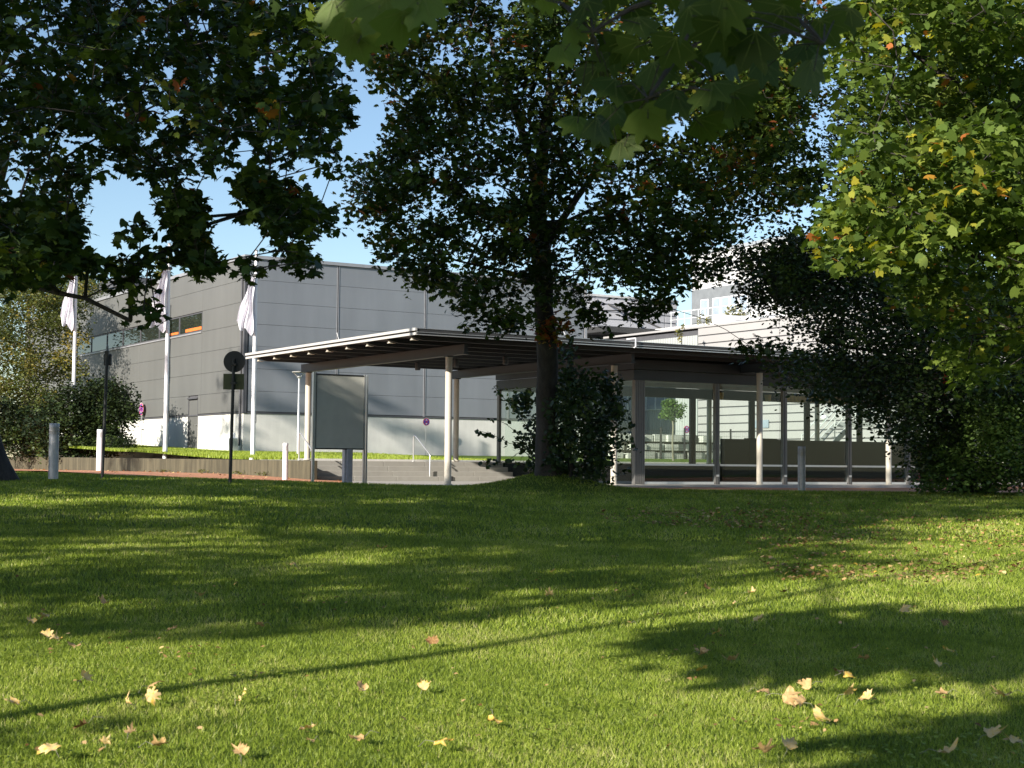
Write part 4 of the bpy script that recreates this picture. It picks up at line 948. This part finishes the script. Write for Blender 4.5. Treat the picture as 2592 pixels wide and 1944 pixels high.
# hazel shrub round the middle trunk
CH = np.concatenate([sample([(1400, 1000), (1440, 950), (1500, 985), (1570, 1030), (1580, 1100), (1550, 1180), (1500, 1205), (1400, 1212)], 120, 28.8, 30.8, r1), sample([(1320, 1040), (1420, 1000), (1430, 1200), (1340, 1195), (1310, 1120)], 30, 30.6, 31.6, r1),
                     sample([(1425, 880), (1460, 870), (1480, 1000), (1430, 1000)], 16, 30, 31, r1), sample([(1480, 930), (1560, 960), (1560, 1030), (1490, 1020)], 14, 30, 31, r1),
                     sample([(1300, 990), (1345, 980), (1340, 1050), (1310, 1040)], 8, 31.6, 32, r1)])
sh = [[(1445, 900), (1450, 865), (1452, 848), (1443, 880)], [(1500, 925), (1480, 940), (1495, 960)], [(1545, 975), (1560, 960), (1555, 990), (1590, 1000), (1600, 1060), (1612, 1130)],
      [(1250, 965), (1262, 980), (1275, 995), (1290, 1010), (1305, 1025), (1320, 1040)], [(1210, 1078), (1232, 1083), (1250, 1090), (1270, 1098), (1290, 1110), (1310, 1112)], [(1246, 1045), (1280, 1060), (1305, 1080)],
      [(1225, 1155), (1245, 1150), (1265, 1158), (1290, 1150), (1315, 1160), (1240, 1165), (1330, 1120)], [(1530, 1190), (1560, 1195), (1575, 1180), (1590, 1175), (1535, 1210), (1490, 1218)]]
CH2 = np.array([at(x, y, 30 + 1.0 * r1.random()) for l in sh for x, y in l])
def th(C, t, r): return np.where(r.random(len(C)) < .06, .95, np.clip(t * .8, 0, .6))
hz_b = np.array([bm[0] + .45, bm[1] - .1, .25])
e = bush('hazel_shrub', 'dark round leaved shrub growing around the foot of the middle maple', hz_b, CH, 34, .24, .17, .10, ROUND, M['leaf_hazel'], 32, tilt=1.3, stem=.02, tintf=th)
P_, idx_ = clusters_to_leaves(CH2, 7, .10, .05, r1)
np_mesh('outer_sprays', leaf_verts(P_, .10 * (.7 + .6 * r1.random(len(P_))), ROUND, r1, 1.2) - hz_b, np.full(len(P_), len(ROUND)), M['leaf_hazel'], e, np.clip(.4 + .25 * r1.standard_normal(len(P_)), 0, 1))
b_ = MB()
for l in sh:
    ls = sorted([at(x, y, 30.5) for x, y in l], key=lambda q: abs(q[0] - hz_b[0]) + max(0, q[2] - .3) * .4)
    b_.tube([hz_b - hz_b, (ls[0] - hz_b) * np.array([.5, .5, .35])] + [q - hz_b for q in ls], [.014, .010] + [.006] * len(ls), 5)
b_.build('stems', M['bark'], e, True)

# left background: olive tree, dark bush
CO = np.concatenate([sample([(-60, 690), (150, 700), (215, 760), (190, 880), (200, 960), (150, 1010), (100, 1120), (-60, 1130)], 300, 73, 79, r1), sample([(100, 650), (230, 670), (250, 760), (160, 760)], 30, 80, 84, r1)])
bo = at(60, 1150, 76); rootO = [off_(bo, (0, 0, -.3), (0, 0, 2), (.2, 0, 5), (0, 0, 8)), off_(bo, (0, 0, 2), (1.5, 0, 4.2), (2.2, 0, 5.5))]
tree('olive_green_tree', 'loose yellow green tree at far left behind the left flagpole', 'tree', rootO, [[.2, .16, .12, .05], [.1, .06, .04]], CO, 130, .8, .45, .17, OVAL, M['leaf_olive'], 25, 'bark_pale', False, 1.2, .009)
CBl = np.concatenate([sample([(195, 960), (260, 945), (330, 985), (345, 1030), (320, 1100), (300, 1140), (150, 1142), (100, 1130), (80, 1060)], 190, 64.5, 68, r1), sample([(-40, 1010), (110, 1040), (120, 1140), (-40, 1140)], 80, 68, 72, r1)])
bush('bush', 'dark spreading bush at left against the white base of the grey hall', at(210, 1148, 66), CBl, 120, .55, .35, .17, OVAL, M['leaf_shade'], 33, tilt=1.2, stem=.05)
CLow = sample([(250, 1105), (330, 1110), (345, 1135), (240, 1138)], 26, 62.5, 64, r1)
bush('low_shrub', 'low dark rounded shrub at the foot of the left bush', at(290, 1145, 63), CLow, 60, .4, .2, .12, OVAL, M['leaf_shade'], 34, stem=.02)
# round headed tree behind the glass hall
cb = at(1701, 1036, 64); r2 = np.random.default_rng(5); q_ = r2.standard_normal((80, 3)); q_ /= np.linalg.norm(q_, axis=1)[:, None]
CBall = cb + q_ * (r2.random(80) ** .4)[:, None] * np.array([.55, .55, .50])
bt = at(1704, 1166, 64); rootB = [[tuple(bt), tuple(at(1704, 1080, 64)), tuple(cb)]]
tree('round_headed_tree', 'small round headed tree on a thin trunk seen through the glass hall', 'tree', rootB, [[.05, .045, .03]], CBall, 34, .16, .12, .10, OVAL, M['leaf_ball'], 26, 'bark_pale', False, 1.2, .004)
# little conifer tips beyond the hall roof
for i, (x, yt, lab) in enumerate(((305, 655, 'left one of two small tree tops showing above the dark roof at left'), (412, 658, 'right one of two small tree tops showing above the dark roof at left'))):
    t = at(x, yt, 125); n = 70; hh = r2.random(n) ** .7 * 5; C_ = np.array([t + (r2.standard_normal() * .22 * h_, r2.standard_normal() * .22 * h_, -h_) for h_ in hh])
    tree('far_tree', lab, 'tree', [[(t[0], t[1], 2.0), (t[0], t[1], t[2] - .3)]], [[.3, .05]], C_, 30, .5, .3, .35, OVAL, M['leaf_olive'], 40 + i, 'bark', False, 1.2, .01)
# planting on the roof terrace of the white tower
for i, (x, y, lab, n, s) in enumerate(((1868, 800, 'yellowish shrub on the roof terrace of the white tower', 22, 1.0), (1782, 815, 'small leafy plant on the white roof parapet left of the terrace shrub', 7, .5), (1725, 845, 'thin shoot standing above the far end of the canopy roof', 7, .5))):
    t = at(x, y, 78.5 if i < 2 else 73); C_ = np.array([t + r2.standard_normal(3) * (.5 * s, .3 * s, .28 * s if i < 2 else .45) for _ in range(n)])
    tree('terrace_plant', lab, 'plant', [[(t[0], t[1], t[2] - .9), (t[0], t[1], t[2])]], [[.03, .02]], C_, 22, .22 * s, .15, .14, OVAL, M['leaf_olive'], 50 + i, 'bark', False, 1.2, .006, lambda C, t, r: t * 0 + .75)

# --- overhanging branches of the tree behind the camera
e = empty('maple_tree', (4.2, -4.5, -1.1), 0, 'maple behind the viewer whose large blurred leaves hang into the top of the view', 'tree')
eb = np.array([4.2, -4.5, -1.1])
nb = []
def near_branch(pts, rr): nb.append((pts, rr))
b_ = MB()
b_.tube([(0, 0, -.2), (0, 0, 2.5), (-.1, .1, 5.0), (0, .2, 9)], [.26, .22, .16, .05], 12)
limbs = [[(4.2, -4.4, 2.2), (3.2, -1.5, 3.3), (2.2, 1.5, 3.2), (1.5, 3.0, 2.75), tuple(at(1780, -40, 4.4)), tuple(at(1720, 130, 4.4)), tuple(at(1640, 250, 4.3))],
         [tuple(at(1780, -40, 4.4)), tuple(at(2000, 30, 4.0)), tuple(at(2085, 110, 3.9))],
         [(2.2, 1.5, 3.2), (0.6, 2.8, 2.9), tuple(at(1000, -60, 3.8)), tuple(at(980, 20, 3.7))],
         [tuple(at(1780, -40, 4.4)), tuple(at(1600, 20, 4.5)), tuple(at(1500, 80, 4.5))]]
for l in limbs: b_.tube([np.array(p) - eb for p in l], list(np.linspace(.05 if l is limbs[0] else .012, .004, len(l))), 7)
nl = [(1750, 40, 3.9, 1.1), (1830, 20, 3.7, 1.2), (1700, 120, 4.2, 1.1), (1620, 60, 4.5, 1.0), (1560, 120, 4.6, 1.0), (1560, 220, 4.4, 1.2), (1640, 300, 4.3, 1.2), (1720, 250, 4.2, 1.1), (1800, 230, 4.1, 1.2), (1870, 250, 4.2, 1.1),
      (1900, 110, 3.8, 1.2), (1970, 40, 3.9, 1.1), (2060, 180, 3.9, 1.15), (2090, 70, 4.0, 1.0), (1940, 170, 4.1, 1.0), (1520, 320, 4.5, 1.1), (1580, 370, 4.5, 0.9), (1840, 150, 4.2, 1.2), (1660, 180, 4.4, 1.2), (1480, 20, 4.5, 1.0), (1540, -20, 4.6, 1.1), (1680, -30, 4.3, 1.2),
      (1380, 0, 4.7, .9), (1330, -20, 4.8, .9), (1780, 320, 4.4, 1.0), (1560, 280, 4.6, 1.2), (1500, 190, 4.7, 1.1),
      (960, 20, 3.6, 1.2), (1020, 60, 3.5, 1.1), (890, 60, 3.7, 1.1), (850, 20, 3.8, 1.0), (905, 110, 3.7, .9), (1060, 10, 3.5, 1.1), (880, -10, 3.9, 1.1), (930, 90, 3.8, .9), (1000, -20, 3.7, 1.1), (1085, -10, 3.7, 1.0)]
Pn = []; Sn = []
for x, y, D, s in nl:
    Pn.append(at(x, y, D)); Sn.append(.128 * s)
    if x > 1300:
        for _ in range(1): Pn.append(at(x + r2.normal() * 50, y + r2.normal() * 40 - 15, D + .3 * r2.random())); Sn.append(.11 * s)
Pn = np.array(Pn); Sn = np.array(Sn); rn = np.random.default_rng(77)
def hang(P, S, r):
    n = len(P); a = r.random(n) * 6.28; e1 = np.stack([.55 * np.cos(a), .35 * np.sin(a), -1 + .5 * r.random(n)], 1); e1 /= np.linalg.norm(e1, axis=1)[:, None]
    nr = np.stack([.5 * r.standard_normal(n), -1 + .3 * r.standard_normal(n), .45 * r.standard_normal(n)], 1); e2 = np.cross(nr, e1); e2 /= np.linalg.norm(e2, axis=1)[:, None]; nn = np.cross(e1, e2)
    t = MAPLE_F; s = (S * .55)[:, None, None]; f = (.15 + .25 * r.random(n))[:, None, None]
    return (P[:, None] + s * (t[None, :, 1:2] * e1[:, None] + t[None, :, :1] * e2[:, None] - f * (np.abs(t[None, :, :1]) ** 1.4 + .4 * t[None, :, 1:2] ** 2) * nn[:, None])).reshape(-1, 3)
HV = hang(Pn, Sn, rn); nF = len(MAPLE_F); H3 = HV.reshape(-1, nF, 3)
# lighter veins: narrow strips from the leaf foot to the lobe tips, just proud of both faces
vv = []; foot = H3[:, 13]
for tipi in (0, 5, 9, 17, 21):
    tip = H3[:, tipi] * .86 + foot * .14; mid = (foot + tip) / 2
    ax = tip - foot; sd_ = np.cross(ax, H3[:, 5] - H3[:, 21]) if tipi in (0,) else np.cross(ax, H3[:, 0] - foot)
    nrm_ = np.cross(H3[:, 5] - H3[:, 21], H3[:, 0] - foot); nrm_ /= np.linalg.norm(nrm_, axis=1)[:, None]
    side = np.cross(ax, nrm_); side /= np.linalg.norm(side, axis=1)[:, None]
    for sg in (1, -1):
        o_n = nrm_ * .0025 * sg
        vv.append(np.stack([foot - side * .0011 + o_n, foot + side * .0011 + o_n, tip + side * .0003 + o_n, tip - side * .0003 + o_n], 1))
vv = np.concatenate(vv); tn = np.clip(.35 + .25 * rn.standard_normal(len(Pn)), 0, .95)
tn[[i for i in range(len(Pn)) if Pn[i][0] < .2]] = .9  # sunlit tone put into the tint of the left leaf group
np_mesh('hanging_leaves', np.concatenate([HV, vv.reshape(-1, 3)]) - eb, np.concatenate([np.full(len(Pn), nF), np.full(len(vv), 4)]),
        leaf_mat('near leaves', [(0, (.030, .052, .009)), (.75, (.060, .095, .015)), (.9, (.11, .16, .03)), (1, (.17, .21, .06))], .45, .5, .25), e, np.concatenate([tn, np.full(len(vv), 1.0)]))
for i in range(0, len(Pn)):
    d = [min(np.linalg.norm(np.array(q) - Pn[i]) for q in l[2:]) for l in limbs]; l = limbs[int(np.argmin(d))]; q = min(l[2:], key=lambda q: np.linalg.norm(np.array(q) - Pn[i]))
    b_.tube([np.array(q) - eb, (np.array(q) + Pn[i]) / 2 - eb + (0, 0, .03), Pn[i] - eb], [.003, .002, .0015], 4)
b_.build('trunk', M['bark'], e, True)
# crown above and around the camera (gives the dappled shade on the lawn)
def ell(c, rad_, n, r, hollow=0.3):
    q = r.standard_normal((n, 3)); q /= np.linalg.norm(q, axis=1)[:, None]; return np.array(c) + q * (r.random(n)[:, None] ** (1 / 3) * (1 - hollow) + hollow) * np.array(rad_)
rs = np.random.default_rng(91)
def shade_tree(name, label, base, h, C, per, rh, size, seed, mat='leaf_mid', r0=.3):
    root = [[(base[0], base[1], base[2] - .2), (base[0], base[1], base[2] + h * .35), (base[0], base[1], base[2] + h * .9)]]
    return tree(name, label, 'tree', root, [[r0, r0 * .8, r0 * .2]], C, per, rh, .3, size, MAPLE, M[mat], seed)
def cut(C): return C[~((C[:, 2] > 15.6) & (C[:, 0] > -16.3))]
def gz(x, y): return float(lawn_z(x, y))
shade_tree('shade_maple', 'very tall maple standing left of the view whose shade darkens the middle maple', (-14, 7, gz(-14, 7)), 19,
           cut(np.concatenate([ell((-13, 8, 12), (6.5, 6, 5.3), 620, rs), ell((-9.5, 11.5, 8.6), (3.2, 3, 2.2), 170, rs), ell((-17.3, 8, 15.3), (6, 6, 4.0), 400, rs)])), 30, .75, .30, 61)
shade_tree('shade_maple', 'broad maple left of the view whose shade streaks the far lawn', (-18.5, 14, gz(-18.5, 14)), 11,
           np.concatenate([ell((-18.5, 14.5, 8.7), (5, 4.8, 3.4), 520, rs)]), 30, .7, .30, 62)
shade_tree('shade_maple', 'wide low maple left behind the viewer throwing streaked shade on the lawn', (-16, 1, gz(-16, 1)), 9.5,
           np.concatenate([ell((-15.5, 2, 7.6), (6.5, 6, 2.8), 480, rs),
                           ell((-4.7, 2.0, 4.0), (1.2, 1.0, .35), 70, rs), ell((-3.4, 2.2, 3.9), (.6, .7, .3), 30, rs), ell((-11.3, -3.2, 4.4), (.9, .8, .3), 9, rs), ell((-3.7, -.9, 3.5), (.8, .9, .35), 60, rs)]), 26, .62, .28, 64)
shade_tree('shade_maple', 'very tall maple far left whose shade falls on the pale base of the hall', (-36, 31, -.5), 20,
           np.concatenate([ell((-36, 31, 17.6), (6, 5, 4.2), 60, rs)]), 26, .8, .34, 65)
shade_tree('shade_maple', 'leaf crown added out of view behind the viewer to shade the hanging leaves', (-2.0, -5, gz(-2, -5)), 7,
           np.concatenate([ell((-5.0, -3.7, 6.2), (1.5, 2.1, 1.0), 90, rs)]), 26, .5, .25, 66)  # unseen crown, added to keep the sun off the hanging leaves
# slender tree left of the camera: its stem throws the long narrow shadow over the near lawn
C_ = np.concatenate([ell((-6.8, 2.2, 8.6), (.5, .5, .7), 5, rs)])
tree('slender_tree', 'slender young tree left of the viewer throwing one long thin shadow over the lawn', 'tree',
     [[(-6.8, 2.2, gz(-6.8, 2.2) - .1), (-6.75, 2.2, 3), (-6.8, 2.2, 6.5), (-6.7, 2.3, 8.4)], [(-6.8, 2.2, 6.4), (-6.4, 2.6, 7.6)]], [[.075, .07, .055, .02], [.03, .015]], C_, 8, .3, .2, .12, MAPLE, M['leaf_mid'], 63)
# ------------------------------------------------------------------ fallen leaves
FL = [(453,582,0),(735,703,0),(205,725,0),(325,775,0),(135,663,0),(195,645,0),(240,745,0),(655,963,0),(648,1013,0),(553,1028,0),(1040,1006,0),(360,1130,0),(562,1157,0),(450,1207,0),(685,1215,0),(215,1250,0),(1340,1135,0),(1345,1197,0),(1555,1185,0),(1900,1215,0),(2130,1105,0),(1830,957,0),(1563,957,0),(1125,680,0),(860,545,0),(1275,420,0),(1643,337,0),(370,917,0),(60,1028,0),(1035,1245,0),(1865,755,0),
      (443,375,1),(175,440,1),(160,545,1),(632,632,1),(845,515,1),(1035,535,1),(1180,530,1),(1060,657,1),(880,715,1),(825,806,1),(815,878,1),(945,835,1),(1080,988,1),(1190,1010,1),(1245,1030,1),(1280,945,1),(1410,897,1),(1450,915,1),(1340,1095,1),(1525,1010,1),(1450,993,1),(1690,620,1),(1865,675,1),(1890,795,1),(1840,850,1),(1865,985,1),(2130,990,1),(2070,1160,1),(2170,1195,1),(1870,1245,1),(1195,1215,1),(1085,1240,1),(1520,825,1),(1485,780,1),(958,590,1),(510,670,1)]
BIG = {(1340,1095): 1.5, (1525,1010): 1.3, (1190,1010): 1.3, (1195,1215): 1.2, (2130,990): 1.3, (1900,1215): 1.25, (1870,1245): 1.2, (1690,620): 1.2, (2070,1160): 1.3, (562,1157): .6, (450,1207): .6, (958,590): .5, (510,670): .5, (1485,780): .6, (803,977): .5, (1345,1197): .6, (553,1028): .7, (1125,680): .8}
ORD = ['first', 'second', 'third', 'fourth', 'fifth', 'sixth', 'seventh', 'eighth', 'ninth', 'tenth', 'eleventh', 'twelfth', 'thirteenth', 'fourteenth', 'fifteenth', 'sixteenth', 'seventeenth', 'eighteenth', 'nineteenth', 'twentieth',
       'twenty first', 'twenty second', 'twenty third', 'twenty fourth', 'twenty fifth', 'twenty sixth', 'twenty seventh', 'twenty eighth', 'twenty ninth', 'thirtieth']
def on_lawn(sx, sy):
    lo, hi = 4.0, 31.0
    for _ in range(40):
        mid = (lo + hi) / 2; p = at(sx, sy, mid)
        if p[2] > float(lawn_z(p[0], p[1])): lo = mid
        else: hi = mid
    p = at(sx, sy, lo); return p
LV = []
for a, b, side in FL:
    sx, sy = a * .5859 + (1296 if side else 0), 1200 + b * .5859
    LV.append((sx, min(sy, 1940), (a, b)))
bands = [(1850, 3000, 'nearest'), (1760, 1850, 'second nearest'), (1640, 1760, 'third nearest'), (1520, 1640, 'fourth nearest'), (0, 1520, 'farthest')]
COLN = [(0.12, 'brown'), (0.55, 'tan'), (0.85, 'pale tan'), (1.0, 'yellow')]
rl = np.random.default_rng(123)
for y0, y1, bn in bands:
    grp = sorted([q for q in LV if y0 <= q[1] < y1])
    for i, (sx, sy, key) in enumerate(grp):
        p = on_lawn(sx, sy); S = 0.105 * BIG.get(key, 1.0)
        ci = rl.choice(4, p=[.17, .35, .40, .08]); tint, cn = COLN[ci]
        t = MAPLE_F; n = len(t)
        curl = rl.uniform(.5, 1.7); ax = rl.uniform(0, math.pi); sg = rl.choice([-1, 1], p=[.3, .7])
        # subdivided leaf so it can curl: rings from centre to edge
        V = []; F = []; rings = 4
        jag = 1 + .16 * rl.standard_normal(n); wsc = rl.uniform(.6, 1.0)
        for k in range(rings + 1):
            for q in range(n):
                u, v = t[q] * jag[q] * k / rings; u *= wsc; d = u * math.cos(ax) + v * math.sin(ax)
                sx_ = 1 - .25 * (sx % 1); z = sg * curl * d * d * .55 + .10 * math.sin(u * 7 + ax * 5) * (k / rings) + .12 * rl.standard_normal() * (k == rings) * .5
                V.append((u * S / 2, v * S / 2, z * S / 2))
        for k in range(1, rings + 1):
            for q in range(n):
                if k == 1: F.append((0, n + q, n + (q + 1) % n))
                else: F.append(((k - 1) * n + q, k * n + q, k * n + (q + 1) % n, (k - 1) * n + (q + 1) % n))
        me = bpy.data.meshes.new('fallen_leaf'); me.from_pydata(V, [], F); me.update()
        at_ = me.attributes.new('tint', 'FLOAT', 'FACE'); at_.data.foreach_set('value', [float(np.clip(tint + .08 * rl.standard_normal(), 0, 1)) for _ in F])
        o = link_mesh('blade', me, M['dead'], None, True)
        st_ = MB().tube([(0, -.2 * S, 0), (.1 * S, -.5 * S, .02), (.12 * S, -.85 * S, .0)], [.0016, .0014, .0012], 5)
        e = empty('fallen_leaf', (p[0], p[1], float(lawn_z(p[0], p[1])) + .035 + (.012 if sg > 0 else .03)), 0,
                  f'{cn} dry leaf, {ORD[i]} from left in the {bn} row on the lawn', 'leaf', 'single dry leaves on the lawn')
        o.parent = e; so_ = st_.build('stalk', M['bark_pale'], e)
        e.rotation_euler = (rl.normal() * .35 + .18, rl.normal() * .35, rl.uniform(0, 6.28))
# leaf litter
def litter(name, n, poly, label, size, bias=None):
    r = np.random.default_rng(len(name) + n); P = np.array(poly, float); x0, y0 = P.min(0); x1, y1 = P.max(0); pts = []
    cl = [(x0 + (x1 - x0) * r.random(), y0 + (y1 - y0) * r.random()) for _ in range(14)]
    while len(pts) < n:
        if r.random() < .6: c = cl[r.integers(14)]; x = c[0] + r.normal() * 90; y = c[1] + r.normal() * 14
        else: x = x0 + (x1 - x0) * r.random(); y = y0 + (y1 - y0) * r.random()
        if in_poly(np.array([x]), np.array([y]), P)[0]: pts.append(on_lawn(x, y))
    pts = np.array(pts); pts[:, 2] = lawn_z(pts[:, 0], pts[:, 1]) + .04
    V = leaf_verts(pts, size * (.5 + .8 * r.random(n)), MAPLE, r, .35, .1, .5)
    tag(np_mesh(name, V, np.full(n, 12), M['dead'], tint=np.clip(.35 + .3 * r.standard_normal(n), 0, 1)), label, 'leaf litter', kind='stuff')
litter('leaf_litter', 1700, [(1850, 1255), (2592, 1250), (2650, 1450), (2400, 1480), (1980, 1480), (1900, 1400)], 'scattered small dry leaves and flakes on the right part of the lawn', .055)
litter('leaf_litter', 420, [(1480, 1290), (2050, 1290), (2050, 1350), (1560, 1330)], 'band of small brown leaves on the far lawn below the middle maple', .07)
litter('leaf_litter', 260, [(0, 1380), (2592, 1380), (2592, 1930), (0, 1930)], 'tiny dry leaf flakes strewn thinly over the near lawn', .035)
# weeds and leaves at the foot of the retaining wall
def weeds():
    r = np.random.default_rng(8)
    for i, (w0, lab) in enumerate(((18.5, 'leftmost tuft of weeds at the foot of the retaining wall'), (14.6, 'second tuft of weeds from the left at the foot of the retaining wall'), (11.6, 'third tuft of weeds from the left at the foot of the retaining wall'), (9.6, 'tuft of weeds at the foot of the retaining wall just right of the round sign'))):
        p = W(-1.05, w0); z = float(path_z(p[0], p[1])) - .02; n = 40
        P = np.stack([r.normal(0, .22, n), r.normal(0, .06, n), .03 + .10 * r.random(n)], 1)
        e = empty('weed_tuft', (p[0], p[1], z), TH + math.pi / 2, lab, 'weeds', 'weeds along the retaining wall')
        np_mesh('leaves', leaf_verts(P, .09 * (.6 + .6 * r.random(n)), OVAL, r, .8), np.full(n, 6), M['leaf_olive'], e, .2 + .6 * r.random(n))
weeds()
r = np.random.default_rng(4); n = 260
y = 33.8 + 16 * r.random(n); x = -4 - 16 * r.random(n)
P = np.stack([x, y, path_z(x, y) + .01], 1)
tag(np_mesh('path_leaves', leaf_verts(P, .11 * (.5 + .7 * r.random(n)), MAPLE, r, .3, .1, .5), np.full(n, 12), M['dead'], tint=r.random(n)), 'dry leaves scattered on the red path', 'leaf litter', kind='stuff')
print('objects', len(bpy.data.objects), 'polys', sum(len(m.polygons) for m in bpy.data.meshes))
